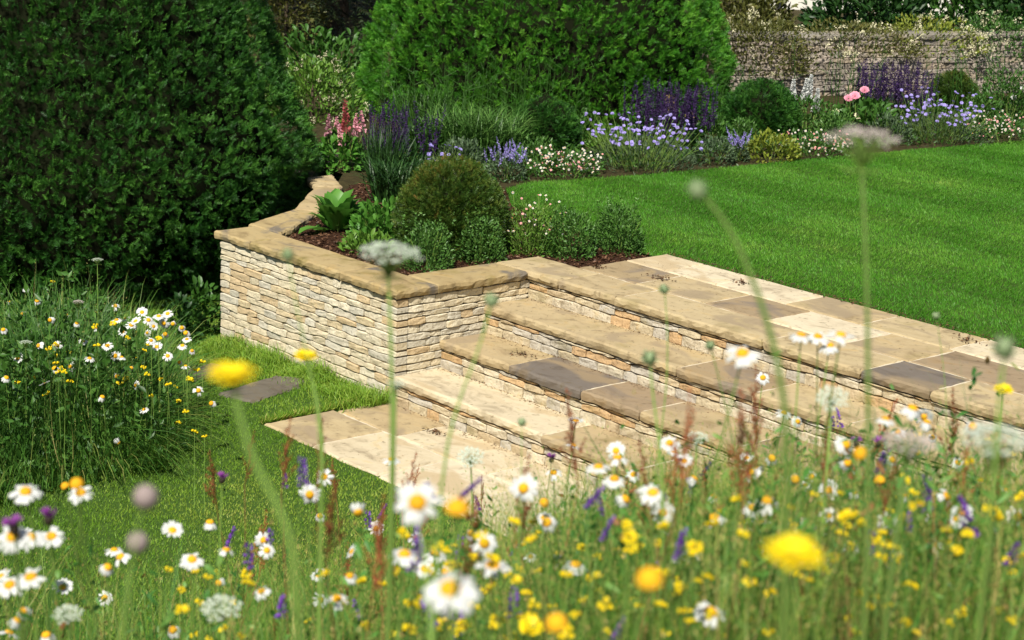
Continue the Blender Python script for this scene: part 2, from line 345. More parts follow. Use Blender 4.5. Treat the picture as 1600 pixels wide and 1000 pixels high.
T = np.concatenate([np.stack([idx[:-1, :-1], idx[1:, 1:], idx[1:, :-1]], -1).reshape(-1, 3), np.stack([idx[:-1, :-1], idx[:-1, 1:], idx[1:, 1:]], -1).reshape(-1, 3)])
tag(ob('meadow_bank', mesh_tris('meadow_bank', V, T[:, ::-1], mats=[M['meadow_soil']], smooth=True)), kind='structure')

lower_poly = [(-30, -30), (12, -30), (12, 0.1), (-2.0, 0.1), (-30, 6)]
def lower_z(x, y):      # the lawn drops a little towards the wall's left end
    return -.075*np.clip((-.35-np.asarray(x))/1.6, 0, 1)*np.clip((np.asarray(y)+1.4)/1.0, 0, 1)
gxs = np.concatenate([np.linspace(-30, -4, 8), np.linspace(-3.6, 5, 40), [8, 12]]); gys = np.concatenate([np.linspace(-30, -4, 8), np.linspace(-3.7, .06, 24), [.3, 6]])
GX, GY = np.meshgrid(gxs, gys, indexing='ij'); V = np.stack([GX, GY, lower_z(GX, GY)-.012], -1).reshape(-1, 3)
nx, ny = GX.shape; idx = np.arange(len(V)).reshape(nx, ny)
T = np.concatenate([np.stack([idx[:-1, :-1], idx[1:, :-1], idx[1:, 1:]], -1).reshape(-1, 3), np.stack([idx[:-1, :-1], idx[1:, 1:], idx[:-1, 1:]], -1).reshape(-1, 3)])
tag(ob('lower_lawn_ground', mesh_tris('lower_lawn_ground', V, T, mats=[M['lawn_soil']], smooth=True)), kind='structure')

bx0 = -COPI+OV                                        # inner face of return coping
Y1, Y2, YB = 1.396, 1.814, 2.202
bededge = P(905, 417)[0]
terrace = [(bx0+.03, COPI-OV-.05), (bx0+.03, Y1-.05), (7.5, Y1-.05), (40, 20), (40, 90), (-80, 90), (-80, 6), tuple(coprun[2][:2]+[-.5, .3]), tuple(coprun[2][:2]+[-.1, -.05]), tuple(coprun[1][:2]+[-.1, -.05]), tuple(coprun[0][:2]+[-.05, -.05])]
sheet('terrace_soil', terrace, H-.045, M['soil'])

lawn_poly = [P(1028, 398), (7.5, YB+.02), (14, 12), P(1900, 195), P(1600, 217), P(1450, 229), P(1300, 242), P(1150, 257), P(1000, 270), P(830, 281), P(790, 291), P(800, 318), P(880, 350), P(960, 378)]
lawn_poly = [tuple(A_(p)[:2]) for p in lawn_poly]
sheet('upper_lawn_ground', lawn_poly, H-.02, M['lawn_soil'])
bed_poly = [(bx0+.02, COPI-OV-.03), (bx0+.02, Y1-.02), (bededge, Y1-.02), (bededge, YB+.02), P(1028, 398), P(960, 378), P(880, 350), P(800, 318), P(790, 291), P(760, 275), P(600, 275), coprun[2]+A_([.0, .02, 0]), coprun[1], coprun[0]]
bed_poly = [tuple(A_(p)[:2]) for p in bed_poly]
sheet('mulch_bed', bed_poly, H-.035, M['mulch'])
q = scatter(bed_poly, 9000); s = Soup()
s.add(T_LEAF, np.column_stack([q, np.full(len(q), H-.032)+rng.random(len(q))*.012]), rng.normal(size=(len(q), 3))*[1, 1, .25], rng.uniform(.012, .04, len(q)), rng.random(len(q)), nrm=rng.normal(size=(len(q), 3))*.5+[0, 0, 1])
tag(ob('bark_mulch', s.mesh('bark_mulch', M['chip'])), 'dark bark mulch between the plants in the raised bed', 'mulch', kind='stuff')

# ================================================================== STONEWORK
def stone_mesh(L, hb, ht, depth, bulge=.012, mat=None):
    """u along 0..L, v between hb(t) and ht(t), n outwards; mesh axes x=u, y=-n (outward is -y), z=v"""
    nu = max(3, int(round(L/.045))); us = np.linspace(0, 1, nu+1); us[1:-1] += rng.uniform(-.25, .25, nu-1)/nu
    g = .0011; V = []; rows = [0, .10, .55, .91, 1]
    b = A_([hb(t) for t in us]) + g; tp = A_([ht(t) for t in us]) - g
    b += rng.uniform(0, .0022, nu+1); tp -= rng.uniform(0, .0022, nu+1)
    cr = rng.uniform(.001, .007, 4); b[0] += cr[0]; b[-1] += cr[1]; tp[0] -= cr[2]; tp[-1] -= cr[3]
    off = rng.uniform(-.004, bulge*.7); tl = rng.uniform(-.1, .1)
    for j, rv in enumerate(rows):
        for i in range(nu+1):
            u = us[i]*L; edge = i in (0, nu) or j in (0, 4)
            if i == 0: u += g + rng.uniform(0, .002)
            if i == nu: u -= g + rng.uniform(0, .002)
            v = b[i]+(tp[i]-b[i])*rv
            n = off + (rng.uniform(-.003, .0005) if edge else rng.uniform(.0, bulge*.55)) + tl*(rv-.5)*.05
            V.append((u, -n, v))
    Fc = []; w_ = nu+1
    for j in range(4):
        for i in range(nu): p = j*w_+i; Fc.append((p, p+1, p+w_+1, p+w_))
    ring = [i for i in range(w_)] + [j*w_+nu for j in range(1, 5)] + [4*w_+i for i in range(nu-1, -1, -1)] + [j*w_ for j in range(3, 0, -1)]
    k0 = len(V)
    for r_ in ring: V.append((V[r_][0], depth, V[r_][2]))
    m_ = len(ring)
    for i in range(m_): a, c = ring[i], ring[(i+1) % m_]; Fc.append((c, a, k0+i, k0+(i+1) % m_))
    return mesh_poly('stone', V, Fc, [mat or M['wall']])
def courses(z0, z1, lo, hi):
    zs = [z0]
    while zs[-1] < z1-.001: zs.append(zs[-1]+rng.uniform(lo, hi))
    zs = A_(zs); return z0+(zs-z0)*(z1-z0)/(zs[-1]-z0)
def course_fn(z, seed, amp):
    def f(u): 
        return z + amp*(vnoise(A_([[u, seed*3.7, .5]]), 5.0, 3)[0]-.5) + amp*.7*(vnoise(A_([[u, seed*5.1, 2.5]]), 13.0, 5)[0]-.5)
    return f
def stone_run(parent, name, origin, udir, L0, L1, zs, starts=None, skip=None, lens=(.085, .23), depth=.11, amp=.018, mat=None, ends=None, seed0=0, bulge=.012):
    """origin: world point of u=0; udir: unit vector along; outward is 90 deg clockwise"""
    ang = atan2(udir[1], udir[0]); rq = Quaternion((0, 0, 1), ang); cnt = 0
    for k in range(len(zs)-1):
        fb = course_fn(zs[k], k+seed0, amp if k > 0 else 0); ft = course_fn(zs[k+1], k+1+seed0, amp if k < len(zs)-2 else 0)
        u = L0 if starts is None else starts[k]; end = L1 if ends is None else ends[k]
        while u < end-.01:
            ln = rng.uniform(*lens)*(1.15 if rng.random() < .2 else 1)
            if end-(u+ln) < lens[0]*.8: ln = end-u
            um = u+ln/2
            if not (skip and skip(um, zs[k], zs[k+1])):
                me = stone_mesh(ln, lambda t: fb(u+t*ln), lambda t: ft(u+t*ln), depth, bulge, mat)
                ob(name, me, parent, (origin[0]+udir[0]*u, origin[1]+udir[1]*u, 0), rq); cnt += 1
            u += ln
    return cnt
def box(name, lo, hi, mat, parent):
    x0, y0, z0 = lo; x1, y1, z1 = hi
    V = [(x0, y0, z0), (x1, y0, z0), (x1, y1, z0), (x0, y1, z0), (x0, y0, z1), (x1, y0, z1), (x1, y1, z1), (x0, y1, z1)]
    return ob(name, mesh_poly(name, V, [(0, 3, 2, 1), (4, 5, 6, 7), (0, 1, 5, 4), (1, 2, 6, 5), (2, 3, 7, 6), (3, 0, 4, 7)], [mat]), parent)
def slab(name, poly, z, th, mat, parent, rough=.007, gap=.004, wear=.0035):
    """riven slab: polygon outline (ccw), hewn edges, top at z"""
    poly = A_([tuple(A_(p)[:2]) for p in poly], float)
    a = sum(poly[i-1][0]*poly[i][1]-poly[i][0]*poly[i-1][1] for i in range(len(poly)))
    if a < 0: poly = poly[::-1]
    c = poly.mean(0); n = len(poly); ins = []
    for i in range(n):                                    # inset each corner by the joint gap
        p0, p1, p2 = poly[i-1], poly[i], poly[(i+1) % n]
        e1 = norm(p1-p0); e2 = norm(p2-p1); n1 = A_([-e1[1], e1[0]]); n2 = A_([-e2[1], e2[0]]); b_ = n1+n2; b_ /= max(.3, (b_ @ n1))
        ins.append(p1+b_*gap)
    pts, nor = [], []
    for i in range(n):
        p, q_ = ins[i], ins[(i+1) % n]; L = np.linalg.norm(q_-p); k = max(2, int(L/.035)); e = (q_-p)/L; nn = A_([e[1], -e[0]])
        for j in range(k):
            pts.append(p+(q_-p)*j/k); nor.append(nn if j else norm(nn+A_([norm(ins[i]-ins[i-1])[1], -norm(ins[i]-ins[i-1])[0]])))
    pts = A_(pts); nor = A_(nor); k = len(pts)
    w1 = np.convolve(np.r_[rng.normal(size=k+4)], np.ones(5)/2.2, 'valid')[:k]
    V = []
    def ring(off, zz, jit, zj):
        w_ = w1*rough*.5+rng.uniform(-1, 1, k)*jit
        for i in range(k): V.append((*(pts[i]+nor[i]*(off+w_[i])-c), zz+rng.uniform(-zj, zj)))
    ring(-.012-wear, 0, rough*.35, 0); ring(-.003, -.010, rough*.5, .004); ring(.0, -th*.5, rough*.6, .006); ring(-.006, -th+.006, rough*.6, .004); ring(-.02, -th, 0, 0)
    Fc = [tuple(range(k))]
    for r_ in range(4):
        for i in range(k): j = (i+1) % k; Fc.append((r_*k+j, r_*k+i, (r_+1)*k+i, (r_+1)*k+j))
    Fc.append(tuple(range(5*k-1, 4*k-1, -1)))
    return ob(name, mesh_poly(name, V, Fc, [mat]), parent, (c[0], c[1], z))
def rect(x0, x1, y0, y1): return [(x0, y0), (x1, y0), (x1, y1), (x0, y1)]

# ---- retaining wall
XL = -2.02
wall = thing('retaining_wall', 'pale dry stone retaining wall with sandstone coping beside the steps', 'wall', (0, 0, 0))
zt = H-CT-.004
zs = courses(-.14, zt, .041, .058)
q_end = [(.09 if k % 2 else .19)+rng.uniform(-.03, .03) for k in range(len(zs)-1)]
ang = 0
stone_run(wall, 'stone', (XL+.03, 0), (1, 0), 0, -XL-.03+.004, zs, depth=.085, amp=.02, bulge=.008)
def skip_r(um, za, zb):
    k = min(3, int(max(0, um-.14)/TD)); return zb < (k+1)*RS-.03 if um < 3*TD else False
stone_run(wall, 'stone', (0, 0), (0, 1), 0, 3*TD+.02, zs, starts=[.088]*len(zs), skip=skip_r, depth=.08, amp=.014, seed0=0, bulge=.008)
box('core', (XL+.05, .03, -.2), (-.03, .28, zt-.004), M['core'], wall); box('core', (-.29, .275, -.2), (-.028, 3*TD, zt-.006), M['core'], wall)
# left end and hidden run back beside the yew
# coping: front run slabs
yf, yi = -OV, COPI-OV
fx = [XL-.01, P(383, 383)[0], P(528, 425)[0], OV]
fx = [XL-.01, P(381, 379)[0], P(527, 425)[0], OV]
for a, b_ in zip(fx[:-1], fx[1:]): slab('coping_slab', rect(a, b_, yf, yi), H, CT, M['coping'], wall, rough=.006, gap=.0015)
slab('coping_slab', rect(bx0-.0, OV, yi, 3*TD-OV), H, CT, M['coping'], wall, rough=.008, gap=.0015)
cr_out = [P(396, 347), P(462, 318), P(470, 292), P(500, 283)]
cl = [A_(p)[:2] for p in (P(398, 348), P(458, 326), P(490, 291))]; cr = [A_(p)[:2] for p in (P(450, 366), P(512, 330), P(540, 290))]
cl0 = A_([P(398, 348)[0], yi+.004]); cr0 = A_([coprun[0][0], yi+.004])
slab('coping_slab', [cl0+A_([.0, 0]), cr0, cr[1]+A_([-.02, -.05]), cl[1]], H, CT, M['coping'], wall)
slab('coping_slab', [cl[1], cr[1]+A_([-.02, -.05]), cr[2]+A_([.0, -.02]), cl[2]], H, CT, M['sand'], wall)
slab('coping_slab', [cl[2], cr[2]+A_([0, -.02]), P(520, 272)[:2], P(478, 277)[:2]], H, CT, M['sand'], wall)
path_t = [('path_slab', [P(440, 262), P(492, 266), P(500, 245), P(460, 243)], 'brown'), ('path_slab', [P(462, 242), P(512, 249), P(530, 238), P(490, 232)], 'pale')]

# ---- steps
steps = thing('stone_steps', 'broad sandstone garden steps with dry stone risers', 'steps', (0, 0, 0))
LEN = XE
for k in range(4):
    y0 = k*TD; zb = k*RS; ztop = (k+1)*RS-CT-.003
    zz = A_([zb-.01, zb+(ztop-zb)*.50, zb+(ztop-zb)*.86, ztop]) if k % 2 else A_([zb-.01, zb+(ztop-zb)*.44, zb+(ztop-zb)*.82, ztop])
    sk = None
    stone_run(steps, 'riser_stone', (0.008 if k else .012, y0), (1, 0), 0, LEN-.2, zz, lens=(.10, .24), depth=.07, amp=.016, mat=M['riser'], seed0=20+7*k)
    box('core', (.01, y0+.03, zb-.05), (LEN, y0+TD+.02 if k < 3 else Y1, ztop-.002), M['core'], steps)
def xs_of(pts, z): return [P(a, b, z)[0] for a, b in pts]
treads = [
    ([(800, 690), (985, 735), (1150, 790)], ['pale', 'sand', 'sand', 'sand']),
    ([(779, 573), (892, 613), (1010, 640), (1180, 690)], ['sand', 'blue', 'brown', 'sand', 'brown']),
    ([(1062, 573), (1180, 612), (1330, 660)], ['sand', 'brown', 'sand', 'sand'])]
for k, (jp, cs) in enumerate(treads):
    z = (k+1)*RS; xs = [0.004] + xs_of(jp, z) + [LEN]; y0, y1 = k*TD-OV, (k+1)*TD+.012
    for a, b_, c in zip(xs[:-1], xs[1:], cs):
        slab('tread_slab', rect(a, b_, y0, y1), z, CT, M[c], steps, rough=.0065, gap=.002)
    box('mortar_bed', (.02, y0+.045, z-.03), (LEN, y1+.02, z-.007), M['mortar'], steps)
# nosing row of the landing belongs to the flight
xs = [bx0] + xs_of([(868, 438), (962, 464), (1190, 532), (1338, 579), (1445, 612)], H) + [XE+.5]
for i, (a, b_, c) in enumerate(zip(xs[:-1], xs[1:], ['sand', 'sand', 'sand', 'sand', 'blue', 'sand'])):
    slab('tread_slab', rect(a, b_, 3*TD-OV, Y1), H, CT, M[c], steps, rough=.0065, gap=.002)
# ---- landing paving behind
land = tag(ob('landing_paving', None), kind='structure')
def xq(px, py): return P(px, py)[0]
row2 = [bededge, xq(1060, 431), xq(1107, 470)+.02, xq(1262, 487), xq(1395, 519), xq(1490, 536)+.1, XE+.7]
for a, b_, c in zip(row2[:-1], row2[1:], ['brown', 'sand', 'brown', 'pale', 'sand', 'brown']):
    slab('paving_slab', rect(a, b_, Y1, Y2), H, .05, M[c], land, rough=.005, gap=.002)
row3 = [bededge, xq(1092, 414), xq(1180, 434), xq(1290, 462), xq(1400, 494), xq(1545, 530), XE+1.0]
for a, b_, c in zip(row3[:-1], row3[1:], ['pale', 'pale', 'pale', 'sand', 'sand', 'pale']):
    slab('paving_slab', rect(a, b_, Y2, YB), H, .05, M[c], land, rough=.005, gap=.002)
box('mortar_bed', (bededge+.04, 3*TD+.06, H-.05), (XE+1, YB-.03, H-.007), M['mortar'], land); box('mortar_bed', (bx0+.06, 3*TD+.06, H-.05), (bededge+.037, Y1-.04, H-.0075), M['mortar'], land)
# ---- lower paving
lowp = tag(ob('lower_paving', None), kind='structure')
YP = -.889; yj = P(568, 659, 0)[1]
xa = P(415, 660, 0)[0]; xb1 = P(506, 692, 0)[0]; xb2 = P(690, 672, 0)[0]
r1 = [xa, xb1, xb1+.62, xb1+1.2, xb1+1.9, 3.4]
for a, b_, c in zip(r1[:-1], r1[1:], ['brown_pale', 'pale', 'pale', 'pale', 'pale']):
    slab('paving_slab', rect(a, b_, YP, yj), 0, .05, M.get(c, M['sand']), lowp, rough=.006, gap=.004)
r2 = [xa+.03, xb2-.06, xb2+.75, xb2+1.5, 3.4]
for a, b_, c in zip(r2[:-1], r2[1:], ['sand', 'pale', 'pale', 'sand']):
    slab('paving_slab', rect(a, b_, yj, .02), 0, .05, M[c], lowp, rough=.005, gap=.004)
box('mortar_bed', (xa+.06, YP+.03, -.05), (3.4, .0, -.008), M['mortar'], lowp)
gp = tag(ob('garden_path', None), kind='structure')
slab('paving_slab', [P(440, 268), P(495, 272), P(506, 252), P(455, 250)], H+.002, .05, M['blue'], gp)
slab('paving_slab', [P(455, 249), P(508, 252), P(532, 240), P(470, 236)], H+.002, .05, M['dark'], gp)
# ---- stepping stones in the lower lawn
def stepping(label, pts):
    pp = [P(a, b_, -.03) for a, b_ in pts]; c = np.mean(pp, 0)
    t = slab('stepping_stone', pp, float(lower_z(c[0], c[1]))+.012, .05, M['dark'], None, rough=.012); tag(t, label, 'stepping stone', 'stepping stones in the lower lawn')
stepping('larger dark grey stepping stone in the grass below the wall', [(338, 619), (430, 591), (492, 598), (394, 635)])
stepping('smaller dark stepping stone half hidden by the daisy patch', [(276, 580), (330, 567), (366, 573), (304, 595)])

# ================================================================== GRASS
def lawn_blades(name, label, poly, n, h, mat, zf, extra=None, stripe=False, wd=.005):
    q = scatter(poly, n); p3 = np.column_stack([q, np.zeros(n)])
    dd = (p3-CAM) @ F_; px = 800+FPX*((p3-CAM) @ R_)/np.maximum(dd, .1); q = q[(dd > 2) & (px > -160) & (px < 1760)]
    n = len(q); p3 = np.column_stack([q, zf(q[:, 0], q[:, 1])])
    v = vnoise(p3, 1.1, 4)*.48 + vnoise(p3, 5, 6)*.36 + rng.random(n)*.42-.18
    d = np.column_stack([rng.normal(size=(n, 2))*.42, np.ones(n)])
    if stripe: d[:, 0] += .34*np.sign(np.sin(q[:, 1]*2*pi/1.1+q[:, 0]*.6)); 
    s = Soup(); s.add(T_BLADE1, p3, d, rng.uniform(.55, 1.25, n)*h*(.7+.6*vnoise(p3, 5, 8)), v, wid=rng.uniform(.6, 1.3, n)*wd)
    if extra: extra(s)
    return tag(ob(name, s.mesh(name, mat)), label, 'grass', kind='stuff')
lawn_blades('upper_lawn_grass', 'smooth mown upper lawn between paving and flower border', [P(1028, 398)[:2], P(1640, 552)[:2], P(1800, 590)[:2], P(1800, 195)[:2]]+lawn_poly[4:], 220000, .022, M['lawn'], lambda x, y: np.full(len(x), H-.02), stripe=True, wd=.0055)
low_poly = [(-3.3, .6), (-2.06, .6), (-2.06, -.0), (-.02, -.0), (xa, -.005), (xa, YP), (3.3, YP), (4.2, -1.6), (4.2, -5), (-1.5, -5), (-3.4, -1.6)]
st_polys = [[P(a, b_, -.03) for a, b_ in pts] for pts in ([(338, 619), (430, 591), (492, 598), (394, 635)], [(276, 580), (330, 567), (366, 573), (304, 595)])]
def low_extra(s):
    n = 9000; x = rng.uniform(-2.1, -.0, n); y = -np.abs(rng.normal(size=n))*.13-.01; k = rng.random(n)
    p3 = np.column_stack([x, y, lower_z(x, y)-.01]); hh = rng.uniform(.04, .13, n)*np.exp(y*2)*(.5+vnoise(p3, 4, 2))
    s.add(T_ARCH, p3, np.column_stack([rng.normal(size=(n, 2))*.35+[0, -.15], np.ones(n)]), hh, .2+.5*rng.random(n), wid=rng.uniform(.003, .006, n))
    n = 1500; x = rng.uniform(xa-.05, .05, n); x = np.full(n, xa)-rng.random(n)*.03; y = rng.uniform(YP, 0, n)
    s.add(T_BLADE, np.column_stack([x, y, np.full(n, -.01)]), np.column_stack([rng.normal(size=(n, 2))*.5+[.25, 0], np.ones(n)]), rng.uniform(.03, .07, n), rng.random(n), wid=.005)
lp = low_poly
def lowz(x, y):
    z = lower_z(x, y)-.01
    for sp in st_polys: z = np.where(inpoly(x, y, sp), -.3, z)
    return z
lawn_blades('lower_lawn_grass', 'sunlit lower lawn grass in front of the stone wall', low_poly, 270000, .018, M['lawn2'], lowz, low_extra, wd=.0045)

# ================================================================== YEWS AND TREES
def crown_surface(center, prof, n, zlo, zhi, back=.08):
    """points and normals on a surface of revolution; denser on the side towards the camera"""
    a0 = atan2(CAM[1]-center[1], CAM[0]-center[0])
    z = rng.uniform(zlo, zhi, n); r = prof(z); wt = r*np.sqrt(1+((prof(z+.01)-prof(z-.01))/.02)**2); keep = rng.random(n) < wt/wt.max(); z, r = z[keep], r[keep]
    th = rng.uniform(-pi, pi, len(z)); k2 = (np.abs(th) < 1.75) | (rng.random(len(z)) < back); z, r, th = z[k2], r[k2], th[k2]+a0
    dr = (prof(z+.01)-prof(z-.01))/.02
    p = np.column_stack([center[0]+r*np.cos(th), center[1]+r*np.sin(th), z]); nn = norm(np.column_stack([np.cos(th), np.sin(th), -dr]))
    return p, nn
def hull(center, prof, zlo, zhi, shrink, mat, parent, name='shaded_inner_hull'):
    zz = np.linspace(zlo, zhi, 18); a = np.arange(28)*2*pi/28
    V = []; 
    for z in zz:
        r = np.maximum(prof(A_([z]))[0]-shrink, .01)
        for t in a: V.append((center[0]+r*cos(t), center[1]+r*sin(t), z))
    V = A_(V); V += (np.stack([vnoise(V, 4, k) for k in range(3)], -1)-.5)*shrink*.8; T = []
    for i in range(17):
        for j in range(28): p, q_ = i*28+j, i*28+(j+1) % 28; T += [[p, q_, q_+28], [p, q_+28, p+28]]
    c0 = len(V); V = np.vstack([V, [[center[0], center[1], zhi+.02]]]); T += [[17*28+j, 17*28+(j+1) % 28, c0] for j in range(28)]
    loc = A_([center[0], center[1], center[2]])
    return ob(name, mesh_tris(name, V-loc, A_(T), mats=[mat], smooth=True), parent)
def yew(name, label, center, prof, zlo, zhi, nclump, spray, mat, per=8, bump=.10, zvis=None, shr=.16, cat='yew tree', group=None, tpl=T_SPRAY, tintf=None, out=.75):
    t = thing(name, label, cat, center, group)
    p, nn = crown_surface(center, prof, nclump, zlo, zhi)
    if zvis is not None:       # most of the detail where it can be seen
        px_ = 800+FPX*((p-CAM) @ R_)/((p-CAM) @ F_); k = ((p[:, 2] < zvis) & (px_ > -70)) | (rng.random(len(p)) < .22); p, nn = p[k], nn[k]
    dsp = (vnoise(p, 2.3, 1)-.5)*bump*1.2 + (vnoise(p, 1/(spray*2.3), 2)-.5)*bump*1.5 - (rng.random(len(p))**3)*bump*.8
    p = p + nn*dsp[:, None]; ctint = .05+.45*vnoise(p, 6, 5)+.55*rng.random(len(p))**1.5
    if tintf is not None: ctint = tintf(p, nn, ctint)
    s = Soup(); up = A_([0, 0, 1.])
    axis = norm(nn*out+up*.45+rng.normal(size=p.shape)*.30)
    for k in range(per):
        d = norm(axis+rng.normal(size=p.shape)*.42); L = spray*rng.uniform(.65, 1.25, len(p)); ps = p - axis*spray*.9 + rng.normal(size=p.shape)*spray*.12
        s.add(tpl, ps-A_(center), d, L, np.clip(ctint+rng.normal(size=len(p))*.12, 0, 1), nrm=norm(up*.5+nn*.2+rng.normal(size=p.shape)), wid=L)
    cr_ = ob('crown', s.mesh('crown', mat), t); cr_['kind'] = 'stuff'
    hull(center, prof, zlo, zhi, shr, M['twig_shade'], t)  # closed hull behind the sprays, painted near-black as interior shade
    return t
def trunk(t, h, r, mat=None):
    pth = [(0, 0, -.1), (r*.1, 0, h*.3), (-r*.15, r*.1, h*.65), (0, 0, h)]; parts = [tube(pth, [r*1.3, r, r*.8, r*.4], 8)]
    for k in range(5):
        a = k*2.4+.4; z = h*(.35+.12*k); parts.append(tube([(0, 0, z), (cos(a)*h*.14, sin(a)*h*.14, z+h*.10), (cos(a)*h*.26, sin(a)*h*.26, z+h*.2)], [r*.4, r*.25, r*.1], 5))
    V, T = merge(parts); ob('trunk', mesh_tris('trunk', V, T, mats=[mat or M['bark']], smooth=True), t)

c1 = D(103, 330, 14.95); c1[2] = -.05
prof1 = lambda z: np.interp(z, [-.1, .1, .5, .95, 1.6, 2.4, 3.2, 3.9, 4.2], [1.70, 1.80, 1.95, 2.00, 1.72, 1.46, 1.20, .70, .1])
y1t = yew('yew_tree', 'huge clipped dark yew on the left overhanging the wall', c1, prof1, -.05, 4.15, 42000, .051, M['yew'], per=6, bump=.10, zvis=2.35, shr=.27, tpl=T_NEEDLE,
    tintf=lambda p, nn, c: c)
trunk(y1t, 2.6, .2)
c2 = D(852, 120, 19.4); c2[2] = H-.05
prof2 = lambda z: np.interp(z, [.6, 1.0, 1.4, 1.8, 2.6, 3.4, 4.1, 4.5], [1.92, 1.93, 1.86, 1.75, 1.55, 1.3, .8, .1])
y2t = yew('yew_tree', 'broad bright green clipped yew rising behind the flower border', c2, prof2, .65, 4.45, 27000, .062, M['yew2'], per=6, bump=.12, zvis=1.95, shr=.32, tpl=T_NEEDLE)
trunk(y2t, 3.0, .22)

def dome(label, px, py, depth, wpx, hpx, mat, n=900, spray=.045, name='yew_dome', bronze=.0):
    """a clipped dome whose middle shows at px,py"""
    c = P(px, py+hpx*.5-6, H-.04) if depth is None else D(px, py+hpx*.45, depth+wpx*.075*depth/FPX); c[2] = H-.04; depth = depth_of(c); r = wpx/2*depth/FPX; hh = hpx*depth/FPX*1.03
    def prof(z):
        t = np.clip((np.asarray(z)-c[2])/hh, 0, 1); return r*np.interp(t, [0, .15, .4, .65, .82, .93, 1], [.88, .97, 1.0, .86, .62, .38, .05])
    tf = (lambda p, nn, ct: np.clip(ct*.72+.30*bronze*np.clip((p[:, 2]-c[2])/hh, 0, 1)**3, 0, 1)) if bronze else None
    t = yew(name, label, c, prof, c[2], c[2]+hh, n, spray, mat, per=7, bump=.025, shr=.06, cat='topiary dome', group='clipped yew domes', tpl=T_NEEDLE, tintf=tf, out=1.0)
    # top cap sprays
    trunk(t, hh*.7, .02)
    return t
bd = depth_of(P(703, 402))+.2
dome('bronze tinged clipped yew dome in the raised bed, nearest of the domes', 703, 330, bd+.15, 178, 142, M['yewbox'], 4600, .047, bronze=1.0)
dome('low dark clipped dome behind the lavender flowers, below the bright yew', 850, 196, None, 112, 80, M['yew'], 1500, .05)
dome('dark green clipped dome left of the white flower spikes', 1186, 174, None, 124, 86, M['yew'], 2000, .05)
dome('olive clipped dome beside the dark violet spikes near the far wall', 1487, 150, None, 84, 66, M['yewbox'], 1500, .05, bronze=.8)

# ------------------------------------------------------------------ bushy clumps
UP = A_([0, 0, 1.])
def foliage_soup(s, c, rx, rz, n, leaf, tpl=T_LEAF, base=None, up=.5, wid=None, shell=.55, ry=None, tint=(0.1, .95)):
    """leaves through a dome of half-width rx and height rz standing on c"""
    v = norm(rng.normal(size=(n, 3))); v[:, 2] = np.abs(v[:, 2]); rr = rng.random(n)**(1/3)*(1-shell)+shell; rr *= .82+.36*vnoise(v*1.0+A_(c)*3.1, 3.0, 9)
    off = v*rr[:, None]*A_([rx, ry or rx, rz]); p = A_(c)+off
    d = norm(v*A_([1, 1, .6])+UP*up+rng.normal(size=(n, 3))*.5)
    ti = np.clip(tint[0]+(tint[1]-tint[0])*(.55*vnoise(p, 9, 4)+.45*rng.random(n)), 0, 1)
    sc = leaf*rng.uniform(.65, 1.3, n)
    s.add(tpl, p, d, sc, ti, nrm=norm(UP*.9+v*.5+rng.normal(size=(n, 3))*.5), wid=None if wid is None else wid*rng.uniform(.7, 1.3, n))
def base_of(px, py, z=H-.04): return P(px, py, z)
def m_of(c, px): return px*depth_of(c)/FPX
def stems_fan(n, c, rx, h, r=.004, mat=None, spread=1.0, zoff=0):
    parts, tops = [], []
    for k in range(n):
        a = rng.uniform(0, 2*pi); q_ = rng.random()**.5; b_ = A_([cos(a)*rx*.4*q_, sin(a)*rx*.4*q_, 0]); tp = A_([cos(a)*rx*q_*spread, sin(a)*rx*q_*spread, h*rng.uniform(.75, 1.05)])
        mid = (b_+tp)/2+A_([cos(a), sin(a), 0])*-.05*h
        parts.append(tube([b_, mid, tp], [r, r*.8, r*.6], 3)); tops.append(tp)
    return merge(parts), tops

def clump(name, label, cat, px, py, wpx, hpx, mat, leaf, n, tpl=T_LEAF, group=None, up=.5, wid=None, shell=.5, fname='foliage', tint=(.1, .95), nst=7):
    c = base_of(px, py); t = thing(name, label, cat, c, group); rx = m_of(c, wpx)/2; rz = m_of(c, hpx)
    s = Soup(); foliage_soup(s, (0, 0, 0), rx, rz, n, leaf, tpl, up=up, wid=wid, shell=shell, tint=tint)
    f = ob(fname, s.mesh(fname, M[mat]), t); f['kind'] = 'stuff'
    (V, T), _ = stems_fan(nst, c, rx, rz*.8); ob('stems', mesh_tris('stems', V, T, mats=[M['stem']]), t)
    return t, c, rx, rz
# flower templates shared by many heads
def disc_petals(n, r, w_, cup=.0, jit=.1, layers=1, inner=.25):
    s = Soup()
    for L in range(layers):
        k = n; a = np.arange(k)*2*pi/k+rng.uniform(-jit, jit, k)+L*.4; d = np.column_stack([np.cos(a), np.sin(a), np.full(k, cup+L*.35)])
        s.add(T_PETALQ, d*r*inner*A_([1, 1, 0]), d+np.column_stack([np.zeros((k, 2)), rng.uniform(-.2, .12, k)]), r*(1-inner)*rng.uniform(.85, 1.05, k)*(1-.18*L), .5, nrm=np.tile(UP, (k, 1)), wid=w_)
    return np.concatenate(s.V), np.concatenate(s.T)
def dome_mesh(r, h, seg=9, rings=3, jit=0):
    V = [(0, 0, h)]; T = []
    for i in range(1, rings+1):
        ph = i/rings*pi/2
        for j in range(seg): a = j*2*pi/seg; V.append((r*sin(ph)*cos(a), r*sin(ph)*sin(a), h*cos(ph)))
    for j in range(seg): T.append([0, 1+j, 1+(j+1) % seg])
    for i in range(rings-1):
        for j in range(seg): p, q_ = 1+i*seg+j, 1+i*seg+(j+1) % seg; T += [[p, p+seg, q_+seg], [p, q_+seg, q_]]
    V = A_(V, float); 
    if jit: V += rng.normal(size=V.shape)*jit
    return V, A_(T)
